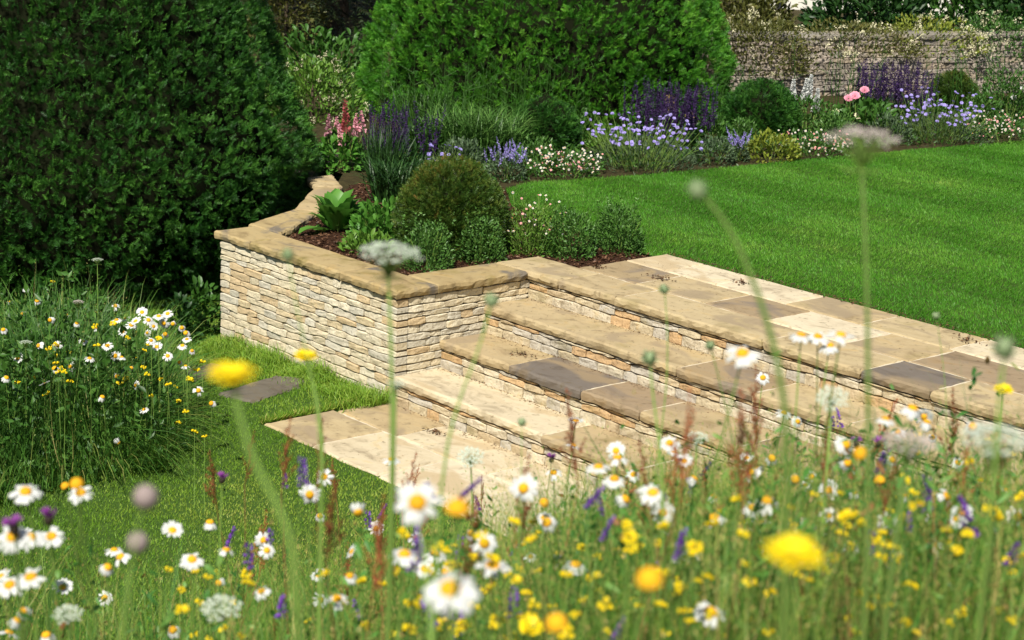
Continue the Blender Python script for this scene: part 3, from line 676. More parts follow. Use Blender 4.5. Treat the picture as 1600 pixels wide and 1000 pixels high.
def sphere_mesh(r, seg=8, rings=5, sz=1.0):
    V, T = [(0, 0, r*sz)], []
    for i in range(1, rings):
        ph = i/rings*pi
        for j in range(seg): a = j*2*pi/seg; V.append((r*sin(ph)*cos(a), r*sin(ph)*sin(a), r*sz*cos(ph)))
    V.append((0, 0, -r*sz)); e = len(V)-1
    for j in range(seg): T.append([0, 1+j, 1+(j+1) % seg])
    for i in range(rings-2):
        for j in range(seg): p, q_ = 1+i*seg+j, 1+i*seg+(j+1) % seg; T += [[p, p+seg, q_+seg], [p, q_+seg, q_]]
    for j in range(seg): T.append([e, e-seg+(j+1) % seg, e-seg+j])
    return A_(V, float), A_(T)
def spike_mesh(h, r, n, mat, taper=.75, fl=.35):
    """florets in whorls round an upright stalk"""
    s = Soup(); t = rng.random(n)**.9; a = rng.uniform(0, 2*pi, n); rr = r*(1-taper*t); p = np.column_stack([np.cos(a)*rr*.4, np.sin(a)*rr*.4, t*h])
    s.add(T_PETALQ, p, np.column_stack([np.cos(a), np.sin(a), rng.uniform(-.3, .7, n)]), rr*.9+r*.12, .5, wid=rr*.8+r*.15)
    V, T = tube([(0, 0, -.02), (0, 0, h)], [r*.16, r*.06], 4); s.raw(V, T, .5)
    return mesh_tris('flower_spike', np.concatenate(s.V), np.concatenate(s.T), mats=[mat])
salvia_me = [spike_mesh(.33, .016, 60, M['salvia'], .6) for _ in range(3)]
nepeta_me = [spike_mesh(.13, .014, 34, M['lav']) for _ in range(2)]
lupin_me = [spike_mesh(.22, .034, 90, M['lupin']) for _ in range(2)] + [spike_mesh(.27, .036, 110, M['lupin_red'])]
white_me = [spike_mesh(.22, .036, 190, M['petal_white']) for _ in range(2)]
def ruffled(mat, r, n=14, layers=2, name='flower_head', cup=.15, wd=.55):
    V, T = disc_petals(n, r, r*wd, cup, .15, layers, .12); return mesh_tris(name, V, T, mats=[mat])
scab_me = [ruffled(M['lav'], .019, 10, 2) for _ in range(3)]
tiny_daisy = []
for m_ in ('petal_white', 'pink'):
    V, T = disc_petals(9, .0095, .005, .1, .1); V2, T2 = dome_mesh(.0042, .003, 6, 2)
    VV, TT = merge([(V, T), (V2, T2)]); tiny_daisy.append(mesh_tris('flower_head', VV, TT, mats=[M[m_], M['disc']], midx=np.r_[np.zeros(len(T)), np.ones(len(T2))]))
peony_me = {k: ruffled(M[k], .05, 10, 4, 'bloom', .25, .8) for k in ('pink', 'cream', 'petal_white')}

def heads(t, c, spots, meshes, tocam=.4, name='flower_head', sc=(.85, 1.15), stem=True, h0=.0, mat='stem', zvar=.3):
    """spots: offsets from c of each head"""
    parts = []
    cdir = norm(CAM-A_(c))
    for o_ in spots:
        d = norm(UP*(1-tocam)+cdir*tocam+rng.normal(size=3)*.3)
        ob(name, meshes[rng.integers(len(meshes))], t, tuple(o_), qz(d), float(rng.uniform(*sc)))
        b_ = A_([o_[0]*.5, o_[1]*.5, h0]); parts.append(tube([b_, (b_+o_)/2+rng.normal(size=3)*.012, A_(o_)-d*.004], [.0028, .0024, .002], 3))
    if stem and parts:
        V, T = merge(parts); ob('flower_stems', mesh_tris('flower_stems', V, T, mats=[M[mat]]), t)
def spikes(t, spots, meshes, lean=.12, sc=(.8, 1.2), name='flower_spike'):
    for o_ in spots: ob(name, meshes[rng.integers(len(meshes))], t, tuple(o_), qz(UP+A_([*rng.normal(size=2)*lean, 0])), float(rng.uniform(*sc)))
def rnd_spots(n, rx, z0, z1, ry=None):
    a = rng.uniform(0, 2*pi, n); q_ = rng.random(n)**.5
    return np.column_stack([np.cos(a)*rx*q_, np.sin(a)*(ry or rx)*q_, rng.uniform(z0, z1, n)])

# ---- raised bed plants
t, c, rx, rz = clump('broad_leaved_plant', 'lush rosette of broad upright green leaves against the coping', 'plant', 527, 362, 64, 30, 'g_lush', .05, 40)
s = Soup(); n = 90; a = rng.uniform(0, 2*pi, n); up_ = rng.uniform(.3, 3.4, n)
s.add(T_OVATE, np.column_stack([np.cos(a)*.06*rng.random(n), np.sin(a)*.06*rng.random(n), np.full(n, .02)]), np.column_stack([np.cos(a), np.sin(a), up_])+rng.normal(size=(n, 3))*.15, rng.uniform(.15, .30, n), .25+.7*rng.random(n), nrm=np.column_stack([-np.cos(a)*.6, -np.sin(a)*.6, np.ones(n)]))
lv = ob('rosette_leaves', s.mesh('rosette_leaves', M['g_lush'], True), t); lv['kind'] = 'stuff'
for px_, py_, w_, h_, mt, lf, nn_, lab in [
    (592, 380, 92, 70, 'g_lush', .06, 520, 'leafy mid green perennial right of the broad leaved rosette'),
    (575, 392, 90, 26, 'g_light', .05, 260, 'low light green leafy plant at the coping edge'),
    (668, 421, 84, 78, 'g_fresh', .026, 1900, 'small leaved bushy plant left in front of the bronze dome'),
    (750, 409, 84, 76, 'g_fresh', .026, 1800, 'small leaved bushy plant right in front of the bronze dome'),
    (888, 400, 92, 76, 'g_fresh', .028, 1900, 'bushy green plant by the inner corner of the paving'),
    (964, 394, 86, 80, 'g_fresh', .028, 1900, 'upright green bushy plant nearest the lawn corner'),
    (826, 394, 104, 80, 'g_light', .026, 2400, 'fine leaved fleabane clump dotted with white and pink daisies')]:
    t, c, rx, rz = clump('bedding_plant', lab, 'plant', px_, py_, w_, h_, mt, lf, nn_, T_BROAD if lf > .04 else T_LEAF, group='plants in the raised bed', shell=.2, up=.9)
    if 'fleabane' in lab: heads(t, c, rnd_spots(70, rx*1.15, rz*.35, rz*1.08), [tiny_daisy[0]]*3+[tiny_daisy[1]], .5, h0=0)
    elif lf < .03:
        s = Soup(); n = 60
        for k in range(20):
            sp = rnd_spots(1, rx*1.0, rz*.65, rz*1.25)[0]; tt = rng.random(26); s.add(T_LEAF, sp*A_([1, 1, 0])+np.column_stack([np.zeros((26, 2)), sp[2]*tt]), rng.normal(size=(26, 3))*[1, 1, .3]+[0, 0, .5], .024, .3+.6*rng.random(26))
        f = ob('leafy_shoots', s.mesh('leafy_shoots', M[mt]), t); f['kind'] = 'stuff'
def strappy(name, label, px, py, wpx, hpx, mat, n, wd=.011, tpl=T_ARCH, cat='plant', group=None, lean=.45, stalk=0):
    c = base_of(px, py); t = thing(name, label, cat, c, group); rx, h = m_of(c, wpx)/2, m_of(c, hpx)
    q_ = rnd_spots(n, rx*.65, 0, .01); d = np.column_stack([q_[:, :2]/rx*lean+rng.normal(size=(n, 2))*lean*.5, np.ones(n)])
    s = Soup(); s.add(tpl, q_, d, h*rng.uniform(.55, 1.1, n), rng.random(n), nrm=np.column_stack([-d[:, :2], np.full(n, .4)])+rng.normal(size=(n, 3))*.3, wid=wd*rng.uniform(.7, 1.3, n))
    f = ob('leaves', s.mesh('leaves', M[mat]), t); f['kind'] = 'stuff'
    return t, c, rx, h
strappy('grass_clump', 'dark green strappy clump left of the bronze dome', 612, 316, 92, 74, 'g_dark', 360, .012)
strappy('grass_clump', 'dark wispy clump of stems behind the strappy leaves', 596, 285, 70, 92, 'g_dark', 220, .008, T_BLADE, lean=.25)

# ---- long border behind
t, c, rx, rz = clump('lupin', 'pink lupins with palmate green leaves beside the path', 'lupin', 528, 262, 84, 52, 'g_lush', .07, 420, T_BROAD, shell=.3)
for (sx, sy, k) in [(512, 213, 0), (524, 218, 1), (541, 205, 2), (534, 228, 0), (555, 212, 1), (567, 208, 0)]:
    o_ = D(sx, sy, depth_of(c)-.05+rng.uniform(-.1, .1))-c; ob('flower_spike', lupin_me[k], t, tuple(o_), qz(UP+A_([*rng.normal(size=2)*.08, 0])), 1.0 if k == 2 else .85)
    V, T = tube([A_([o_[0]*.5, o_[1]*.5, 0]), o_], [.005, .004], 4); ob('flower_stalk', mesh_tris('flower_stalk', V, T, mats=[M['stem']]), t)
def salvia_clump(label, px, py, w_, h_, n, leafmat='g_dark'):
    t, c, rx, rz = clump('salvia', label, 'salvia', px, py, w_, h_*.62, leafmat, .05, 700, group='dark violet salvias in the border')
    spikes(t, rnd_spots(n, rx, rz*.62, rz*.95), salvia_me, .10, (.75, 1.25))
salvia_clump('dark violet salvia spikes right of the pink lupins', 622, 262, 118, 62, 60)
salvia_clump('dark violet salvia spikes in front of the bright yew', 1042, 236, 150, 84, 120)
salvia_clump('dark violet salvia spikes before the old stone wall', 1392, 198, 135, 86, 120)
strappy('border_perennial', 'pale green sword leaved clump below the bright yew', 745, 245, 200, 78, 'g_fresh', 1300, .012, T_ARCH, lean=.35)
strappy('border_perennial', 'grassy green clump left of the sword leaved plants', 665, 225, 110, 96, 'g_mid', 380, .012, T_BLADE, lean=.3)
def scabious(label, px, py, w_, h_, n, leaf='g_grey'):
    t, c, rx, rz = clump('scabious', label, 'scabious', px, py, w_, h_*.6, leaf, .05, int(w_*7), wid=.014, group='lavender blue scabious clumps', up=1.0, shell=.3)
    heads(t, c, rnd_spots(n, rx*1.02, rz*.75, rz*1.75), scab_me, .45)
scabious('few lavender scabious flowers behind the bronze dome', 690, 272, 70, 48, 16)
scabious('wide drift of lavender scabious at the lawn edge', 1000, 262, 190, 78, 125)
scabious('lavender scabious drift at the right below the violet spikes', 1465, 220, 165, 70, 105)
scabious('small lavender scabious right of the low dark dome', 888, 205, 40, 45, 4)
def nepeta(label, px, py, w_, h_, n=26):
    t, c, rx, rz = clump('catmint', label, 'catmint', px, py, w_, h_*.75, 'g_grey', .03, int(w_*12), group='catmint clumps')
    spikes(t, rnd_spots(n, rx, rz*.6, rz), nepeta_me, .4, (.7, 1.1))
nepeta('blue grey catmint right of the bronze dome', 790, 280, 66, 58)
nepeta('small mauve catmint beside the yellow green foliage', 1152, 252, 34, 46, 18)
def erigeron(label, px, py, w_, h_, n):
    t, c, rx, rz = clump('fleabane', label, 'fleabane', px, py, w_, h_, 'g_mid', .03, int(w_*8), group='fleabane daisies edging the lawn', shell=.4)
    heads(t, c, [o_ for o_ in rnd_spots(n, rx*1.05, rz*.3, rz*1.08)], [tiny_daisy[0]]*3+[tiny_daisy[1]], .6, sc=(.9, 1.35), stem=False)
erigeron('low fleabane daisies edging the lawn left of the lavender drift', 880, 276, 120, 40, 150)
erigeron('low fleabane daisies edging the lawn by the dark dome', 1275, 244, 120, 34, 130)
erigeron('low fleabane daisies at the far right lawn edge', 1570, 222, 120, 40, 140)
clump('border_perennial', 'fresh green mound at the lawn edge left of the mauve catmint', 'plant', 1115, 256, 70, 44, 'g_grey', .035, 700)
clump('lady_mantle', 'yellow green foliage mound in front of the dark dome', 'plant', 1205, 250, 96, 42, 'g_yellow', .05, 520, T_BROAD)
clump('bronze_perennial', 'bronze red leaves among the violet spikes', 'plant', 1030, 210, 70, 26, 'g_red', .05, 240, T_BROAD)
clump('border_perennial', 'green leafy clump under the white flower spikes', 'plant', 1262, 214, 110, 66, 'g_mid', .045, 900)
wl = thing('white_lupin', 'white flower spikes right of the dark green dome', 'lupin', base_of(1256, 210))
for (sx, sy, k) in [(1238, 160, 0), (1256, 158, 1), (1262, 152, 0), (1274, 174, 1)]:
    c = A_(wl.location); o_ = D(sx, sy, depth_of(c))-c; ob('flower_spike', white_me[k], wl, tuple(o_), qz(UP+A_([*rng.normal(size=2)*.05, 0])), 1.05)
    V, T = tube([A_([o_[0]*.6, o_[1]*.6, 0]), o_], [.005, .004], 4); ob('flower_stalk', mesh_tris('flower_stalk', V, T, mats=[M['stem']]), wl)
t, c, rx, rz = clump('peony', 'pink peonies in front of the old stone wall', 'peony', 1345, 212, 120, 56, 'g_mid', .08, 600, T_BROAD)
for (sx, sy, k, z_) in [(1326, 154, 'pink', 1.0), (1336, 150, 'pink', 1.15), (1351, 141, 'pink', 1.0), (1306, 174, 'cream', .8), (1341, 181, 'cream', .9), (1370, 187, 'pink', .6)]:
    o_ = D(sx, sy, depth_of(c)-.1)-c; ob('bloom', peony_me[k], t, tuple(o_), qz(UP*.5+norm(CAM-c)*.6), z_)
    V, T = tube([A_([o_[0]*.5, o_[1]*.5, 0]), o_], [.006, .004], 4); ob('flower_stalk', mesh_tris('flower_stalk', V, T, mats=[M['stem']]), t)
for (sx, sy, bx_, lab, sc_) in [(1046, 157, 1046, 'tall round golden allium seedhead before the violet spikes', 1.0), (1050, 171, 1049, 'golden allium seedhead just below the tall one', .75), (1078, 181, 1072, 'small golden allium seedhead on a leaning stalk', .8)]:
    c = base_of(bx_, 226); al = thing('allium', lab, 'allium', c, 'allium seedheads'); o_ = D(sx, sy, depth_of(c))-c; s = Soup(); n = 70; d = norm(rng.normal(size=(n, 3)))
    s.add(T_PETALQ, d*.012, d, .05*sc_, .5, wid=.010); ob('seedhead', mesh_tris('seedhead', np.concatenate(s.V), np.concatenate(s.T), mats=[M['gold']]), al, tuple(o_))
    V, T = tube([(0, 0, 0), o_*.5+A_([.01, 0, 0]), o_], [.005, .004, .004], 4); ob('flower_stalk', mesh_tris('flower_stalk', V, T, mats=[M['g_light']]), al)
clump('border_perennial', 'tall green foliage at the right end of the border', 'plant', 1565, 200, 110, 96, 'g_mid', .05, 1100)
clump('border_perennial', 'green foliage between the peonies and the olive dome', 'plant', 1440, 196, 90, 50, 'g_mid', .045, 600)
rs = clump('rose', 'pale rose with white blooms at the right edge of the border', 'rose', 1588, 196, 60, 56, 'g_mid', .05, 400)
for (sx, sy) in [(1584, 152), (1599, 138), (1610, 160)]:
    o_ = D(sx, sy, depth_of(rs[1])-.05)-rs[1]; ob('bloom', peony_me['petal_white'], rs[0], tuple(o_), qz(UP*.4+norm(CAM-rs[1])), .7)
for (a_, b_, w_, h_, m_, lf, lab) in [(905, 222, 80, 56, 'g_mid', .04, 'leafy green clump behind the first lavender flowers'), (945, 246, 60, 52, 'g_light', .035, 'light green clump left in the lavender drift'), (1110, 232, 60, 60, 'g_mid', .04, 'mid green clump between violet spikes and dark dome'), (1300, 226, 80, 58, 'g_fresh', .04, 'fresh green clump left of the peonies'),
    (1388, 222, 80, 46, 'g_grey', .035, 'grey green clump right of the peonies'), (1530, 206, 80, 66, 'g_mid', .04, 'mid green clump right of the olive dome'), (835, 262, 70, 52, 'g_fresh', .035, 'fresh green clump right of the blue grey catmint'), (720, 262, 80, 46, 'g_grey', .04, 'grey green clump just behind the bronze dome'), (1160, 222, 50, 40, 'g_fresh', .035, 'small fresh clump left before the dark dome'), (660, 250, 70, 66, 'g_mid', .045, 'mid green clump under the violet spikes near the lupins')]:
    clump('border_perennial', lab, 'plant', a_, b_, w_, h_, m_, lf, 800, up=.9, shell=.3)
# thin tall stems standing above the border
def tall_stems(label, px, py, w_, h_, n):
    c = base_of(px, py); t = thing('tall_grass', label, 'grass', c, 'tall thin stems in the border'); rx, h = m_of(c, w_)/2, m_of(c, h_); parts = []
    for k in range(n):
        b_ = A_([*(rng.uniform(-1, 1, 2)*rx), 0]); hh = h*rng.uniform(.6, 1.05); tp = b_+A_([*rng.normal(size=2)*.08, hh]); parts.append(tube([b_, (b_+tp)/2+rng.normal(size=3)*.015, tp], [.005, .004, .002], 3))
        for z in np.linspace(.35, .95, 6):
            p_ = b_+(tp-b_)*z; e = p_+A_([*rng.normal(size=2)*.05, .06]); parts.append(tube([p_, e], [.0035, .002], 3))
    V, T = merge(parts); m_ = mesh_tris('stems', V, T, np.full(len(V), .5), mats=[M['g_mid']]); ob('stems', m_, t)['kind'] = 'stuff'
tall_stems('tall thin green stems left in front of the bright yew', 690, 235, 250, 150, 46)
tall_stems('tall thin stems rising from the border by the right part of the yew', 805, 215, 170, 130, 30)
tall_stems('tall thin stems against the middle of the old wall', 1320, 190, 130, 135, 16)
tall_stems('tall thin stems against the right of the old wall', 1520, 190, 150, 130, 26)
tall_stems('thin stems at the right corner of the bright yew', 1130, 205, 60, 110, 16)
# low greenery filling the border soil
bp_ = [P(x_, y_, H-.04)[:2] for x_, y_ in [(600, 276), (790, 288), (1000, 268), (1300, 240), (1600, 216), (1800, 204), (1800, 150), (1500, 170), (1200, 195), (900, 215), (620, 225), (560, 245)]]
q = scatter(bp_, 9000); s = Soup(); n = len(q)
s.add(T_LEAF, np.column_stack([q, H-.04+rng.random(n)*.16*vnoise(np.column_stack([q, q[:, 0]*0]), 3)]), rng.normal(size=(n, 3))+[0, 0, .8], rng.uniform(.03, .07, n), rng.random(n))
tag(ob('border_ground_cover', s.mesh('border_ground_cover', M['g_mid'])), 'low green ground cover filling the flower border', 'ground cover', kind='stuff')

# ---- old garden wall behind the border
WA = P(1130, 146, H)[:2]; WB = P(1700, 138, H)[:2]
wd_ = WB-WA; WLn = float(np.linalg.norm(wd_)); wu = wd_/WLn
ow = thing('old_garden_wall', 'low weathered stone wall behind the flower border', 'wall', (0, 0, 0))
ZT = .60+H
zs2 = courses(H-.05, ZT, .062, .082)
stone_run(ow, 'stone', WA-wu*.8, wu, 0, WLn+1.2, zs2, lens=(.16, .36), depth=.2, amp=.022, mat=M['farwall'], seed0=60, bulge=.02)
wn = A_([-wu[1], wu[0]])
def along(u, v, z): return A_([*(WA+wu*u+wn*v), z])
V = [along(-1.2, .012, H-.1), along(WLn+.4, .012, H-.1), along(WLn+.4, .40, H-.1), along(-1.2, .40, H-.1)]; V += [v+A_([0, 0, ZT-H+.09]) for v in V]
ob('core', mesh_poly('core', V, [(0, 1, 5, 4), (1, 2, 6, 5), (2, 3, 7, 6), (3, 0, 4, 7), (4, 5, 6, 7)], [M['far_core']]), ow)
u = -1.2
while u < WLn+.3:
    L = rng.uniform(.35, .6); slab('coping_stone', [along(u, -.03, 0), along(u+L, -.03, 0), along(u+L, .42, 0), along(u, .42, 0)], ZT+.065+rng.uniform(-.006, .006), .065, M['farcap'], ow, rough=.014, gap=.005); u += L

def bush_at(name, label, cat, c, rx, rz, mat, leaf, n, tpl=T_LEAF, ry=None, shell=.45, group=None, tk=True, tint=(.05, .95), fl=None):
    t = thing(name, label, cat, c, group); s = Soup(); foliage_soup(s, (0, 0, 0), rx, rz, n, leaf, tpl, shell=shell, ry=ry, tint=tint)
    f = ob('crown', s.mesh('crown', M[mat]), t); f['kind'] = 'stuff'
    if tk: trunk(t, rz*.7, max(.02, rx*.035))
    if fl:
        fm, nf, me_, sc_ = fl; s = Soup(); v = norm(rng.normal(size=(nf, 3))); v[:, 2] = np.abs(v[:, 2]); p = v*A_([rx, ry or rx, rz])*rng.uniform(.85, 1.08, (nf, 1))
        ax_ = norm(rng.normal(size=p.shape)+v*.6+[0, 0, .5])
        for k in range(26):
            s.add(T_PETALQ, p+ax_*sc_*1.3*rng.uniform(-1, 1, (nf, 1))+rng.normal(size=p.shape)*sc_*.28, rng.normal(size=p.shape)+ax_, sc_*.34, .5, wid=sc_*.26)
        f = ob('blossom', mesh_tris('blossom', np.concatenate(s.V), np.concatenate(s.T), mats=[M[fm]]), t); f['kind'] = 'stuff'
    return t
# climbers along the old wall and shrubs beyond
for (u_, v_, z_, rx, rz, mat, lf, n, fl, lab) in [
    (.35, .0, H+.25, .72, .66, 'g_olive', .045, 4200, ('cream', 22, None, .05), 'tangled olive climber spilling over the left end of the old wall'),
    (1.75, .15, ZT-.16, .9, .36, 'g_olive', .045, 2600, ('cream', 26, None, .06), 'cream flowered climber on top of the middle of the old wall'),
    (2.85, .2, ZT-.16, .75, .42, 'g_yellow', .05, 1300, ('cream', 34, None, .06), 'yellow green climber with cream plumes on the right of the old wall'),
    (3.75, .1, ZT-.2, .55, .52, 'g_mid', .05, 1300, ('cream', 22, None, .06), 'green climber with cream plumes at the far right of the wall')]:
    bush_at('climber', lab, 'climber', along(u_, v_, z_-.0), rx, rz, mat, lf, n, shell=.3, group='climbers on the old garden wall', fl=fl, tk=False)
for (px_, d_, rx, rz, mat, lf, lab) in [
    (1352, 24.5, .85, 1.6, 'g_dark', .12, 'dark leaved shrub behind the wall right of the white house'), (1480, 25.5, 1.3, 1.7, 'g_mid', .12, 'mid green shrub behind the middle of the old wall'), (1620, 24.5, 1.2, 1.9, 'g_dark', .12, 'dark shrub behind the far right of the old wall'),
    (1160, 24.5, .7, 1.25, 'g_olive', .09, 'olive shrub between the bright yew and the white house')]:
    c = D(px_, 100, d_); c[2] = .6; bush_at('garden_shrub', lab, 'shrub', c, rx*1.12, rz, mat, lf, 3600, T_OVATE, shell=.4, group='shrubs behind the old wall')
# ---- white house beyond
hc = D(1300, 60, 34.0); hd = RH; hb = A_([FH[0], FH[1]])
hs = thing('white_house', 'white rendered house wall with dark downpipe glimpsed above the garden wall', 'house', (hc[0], hc[1], .3))
def hbox(name, u0, u1, v0, v1, z0, z1, mat, parent=hs):
    V = [A_([*(hd*a+hb*b_), z]) for z in (z0, z1) for a, b_ in ((u0, v0), (u1, v0), (u1, v1), (u0, v1))]
    return ob(name, mesh_poly(name, V, [(0, 3, 2, 1), (4, 5, 6, 7), (0, 1, 5, 4), (1, 2, 6, 5), (2, 3, 7, 6), (3, 0, 4, 7)], [mat]), parent)
hbox('wall', -1.15, 2.4, 0, 6, -.4, 5.2, M['white_render']); hbox('plinth', -1.16, 2.41, -.03, 6.0, -.4, .18, M['grey_render']); hbox('downpipe', -1.08, -.98, -.10, -.02, .0, 5.2, M['metal'])
V = [A_([*(hd*a+hb*b_), z]) for a, b_, z in ((-1.6, -.4, 5.1), (2.8, -.4, 5.1), (2.8, 6.4, 5.1), (-1.6, 6.4, 5.1), (-1.6, 3, 7.4), (2.8, 3, 7.4))]
ob('roof', mesh_poly('roof', V, [(0, 1, 5, 4), (2, 3, 4, 5), (3, 0, 4), (1, 2, 5), (0, 3, 2, 1)], [M['roof']]), hs)
for u_ in (.9,):
    wn_ = hbox('window', u_, u_+1.0, -.04, .05, 2.0, 3.3, M['white_render']); hbox('pane', u_+.08, u_+.92, -.05, -.041, 2.08, 3.22, M['glass'], wn_)

# ---- shrubs and trees in the gap between the two yews
c = D(487, 215, 18.3); c[2] = .55
bush_at('flowering_shrub', 'cream flowering shrub in the gap between the two big yews', 'shrub', c, .55, .74, 'g_light', .06, 2400, shell=.35, fl=('cream', 70, None, .035))
c = D(500, 200, 20.5); c[2] = .5
bush_at('laurel_shrub', 'glossy laurel above the cream flowering shrub', 'shrub', c, .75, .82, 'g_mid', .10, 1300, T_OVATE, shell=.4)
def conifer(label, px_, d_, h, r, mat, n, group='conifers in the distance'):
    c = D(px_, 60, d_); c[2] = .4; t = thing('conifer_tree', label, 'tree', c, group); s = Soup(); nb = 130
    for k in range(nb):
        z = h*(.04+.93*k/nb); L = r*(1-z/h)**.8*rng.uniform(.7, 1.1)+.1; a = rng.uniform(0, 2*pi); m_ = n//nb; tt = rng.random(m_)**.6
        dirv = A_([cos(a), sin(a), -.18]); p = A_([0, 0, z])+dirv*(L*tt)[:, None]+rng.normal(size=(m_, 3))*A_([.1, .1, .05]); p[:, 2] -= .25*tt**2*L
        s.add(T_NEEDLE, p, np.tile(dirv, (m_, 1))+rng.normal(size=(m_, 3))*.45+[0, 0, -.35], rng.uniform(.15, .32, m_), np.clip(.2+.5*rng.random(m_)+.25*tt, 0, 1), nrm=np.tile(UP, (m_, 1))+rng.normal(size=(m_, 3))*.4)
    f = ob('crown', s.mesh('crown', M[mat]), t); f['kind'] = 'stuff'; trunk(t, h*.95, h*.022)
conifer('dark drooping conifer behind the gap, nearest of its row', 520, 26, 8, 2.4, 'conifer', 7500)
conifer('dark conifer behind the left yew edge in the gap', 425, 29, 9, 2.6, 'conifer', 6500)
conifer('far dark conifer half hidden by the bright yew', 640, 36, 11, 3.2, 'conifer', 3600)
conifer('far dark conifer hidden mostly by the left yew', 300, 40, 12, 3.4, 'conifer', 2400)
c = D(446, 150, 24.5); c[2] = .4
bush_at('light_tree', 'sunlit olive green tree beside the left yew in the gap', 'tree', c, .55, 2.6, 'g_olive', .09, 2600, shell=.3)

c = P(316, 524, -.06); bush_at('nettle', 'leafy nettle growing in the shade at the left end of the wall', 'weed', c, .15, .40, 'g_mid', .06, 320, T_BROAD, shell=.2, tk=False)
c = P(285, 530, -.06); bush_at('nettle', 'second leafy nettle left of the first, below the yew', 'weed', c, .16, .30, 'g_dark', .06, 260, T_BROAD, shell=.2, tk=False)
# ================================================================== MEADOW FLOWERS
def unit_stem(bend, r=1.0, seg=7, mat='stem'):
    z = np.linspace(0, 1, seg); a = np.arange(5)*2*pi/5; rad = np.linspace(1.15, .8, seg); V = []; T = []
    for k in range(seg):       # unit height; x and y are in stem radii
        for t_ in a: V.append((rad[k]*cos(t_)+bend*8*sin(z[k]*pi), rad[k]*sin(t_)+bend*3*sin(z[k]*2*pi), z[k]))
    for k in range(seg-1):
        for q_ in range(5): p_, n_ = k*5+q_, k*5+(q_+1) % 5; T += [[p_, n_, n_+5], [p_, n_+5, p_+5]]
    V, T = A_(V), A_(T)
    return mesh_tris('stem', V, T, mats=[M[mat]], smooth=True)
STEMS = {k: [unit_stem(b_, mat=k) for b_ in (-.9, .5, 1.2, .1)] for k in ('stem', 'strawstem', 'redstem')}
def put_stem(t, base, head, r=.0016, mat='stem'):
    v = A_(head)-A_(base); L = float(np.linalg.norm(v)); ob('stem', STEMS[mat][rng.integers(4)], t, (0, 0, 0), qz(v), (r, r, L))
def ground_at(p): return float(bank_h(p[0], p[1]))
# ---- head meshes
def petal_me(mat, L, w_, name='petal'):
    V = A_([[-.3, 0, 0], [.3, 0, 0], [-.5, .45, .04], [0, .45, .09], [.5, .45, .04], [-.46, .8, -.02], [0, .82, .03], [.46, .8, -.02], [-.2, .98, -.08], [.22, 1, -.08]], float)
    V = V*[w_, L, L]; T = A_([[0, 1, 3], [0, 3, 2], [1, 4, 3], [2, 3, 6], [2, 6, 5], [3, 4, 7], [3, 7, 6], [5, 6, 8], [6, 9, 8], [6, 7, 9]])
    return V, T
PETAL = [mesh_tris('petal', *petal_me('w', .0185*k, .0075), mats=[M['petal_white']], smooth=True) for k in (1, .93, 1.06)]
def daisy_ring(n, droop, gaps=0, L=.0185):
    parts = []
    for k in range(n):
        if rng.random() < gaps: continue
        a = k*2*pi/n+rng.uniform(-.07, .07); V, T = petal_me('w', L*rng.uniform(.85, 1.08), .0072)
        tl = -droop+rng.uniform(-.12, .12); c_, s_ = cos(tl), sin(tl); V = np.column_stack([V[:, 0], V[:, 1]*c_-V[:, 2]*s_, V[:, 1]*s_+V[:, 2]*c_]); V[:, 1] += .0065
        c_, s_ = cos(a), sin(a); parts.append((np.column_stack([V[:, 0]*c_-V[:, 1]*s_, V[:, 0]*s_+V[:, 1]*c_, V[:, 2]]), T))
    return merge(parts)
RINGS = [mesh_tris('petals', *daisy_ring(18, d_, g_), mats=[M['petal_white']], smooth=True) for d_, g_ in ((.15, .06), (.45, .10), (-.2, .12), (.9, .15), (.25, .32), (1.15, .3), (.5, .5))]
DISC = mesh_tris('disc', *dome_mesh(.0096, .0062, 12, 4), mats=[M['disc']], smooth=True)
BUTTON = mesh_tris('disc', *dome_mesh(.0105, .010, 12, 4), mats=[M['disc']], smooth=True)
CALYX = mesh_tris('calyx', *[x if i else x*[1, 1, -1] for i, x in enumerate(dome_mesh(.0085, .006, 8, 2))], mats=[M['g_mid']])
def hawk(n=26):
    V, T = disc_petals(n, .020, .007, .04, .16, 2, .1); return mesh_tris('petals', V, T, mats=[M['yellow']])
HAWK = [hawk(), hawk(20)]
def trefoil_me(k):
    s = Soup()
    for i in range(k):
        a = i*2*pi/k+rng.uniform(-.3, .3); d = A_([[cos(a), sin(a), rng.uniform(.1, .7)]]); p = d*.004
        for j in range(3): s.add(T_PETALQ, p, d+rng.normal(size=(1, 3))*.3, .0125, .5, nrm=A_([[0, 0, 1.]])+rng.normal(size=(1, 3))*.6, wid=.010)
        V, T = sphere_mesh(.0045, 5, 4); s.raw(V+d[0]*.010, T, .5)
    return mesh_tris('flower_cluster', np.concatenate(s.V), np.concatenate(s.T), mats=[M['yellow']])
TREF = [trefoil_me(4), trefoil_me(5), trefoil_me(3), trefoil_me(6)]
def vetch_me():
    s = Soup(); n = 34; t_ = np.linspace(0, 1, n); a = rng.uniform(-1.4, 1.4, n)
    p = np.column_stack([np.sin(a)*.003, np.cos(a)*.003, t_*.055]); s.add(T_PETALQ, p, np.column_stack([np.sin(a), np.cos(a), -.35+t_*1.0]), .0125*(1-.45*t_), .5, wid=.006); s.add(T_PETALQ, p, np.column_stack([np.sin(a), np.cos(a), -.1+t_*1.0]), .0105*(1-.45*t_), .5, wid=.005)
    return mesh_tris('flower_spike', np.concatenate(s.V), np.concatenate(s.T), mats=[M['purple']])
VETCH = [vetch_me() for _ in range(3)]
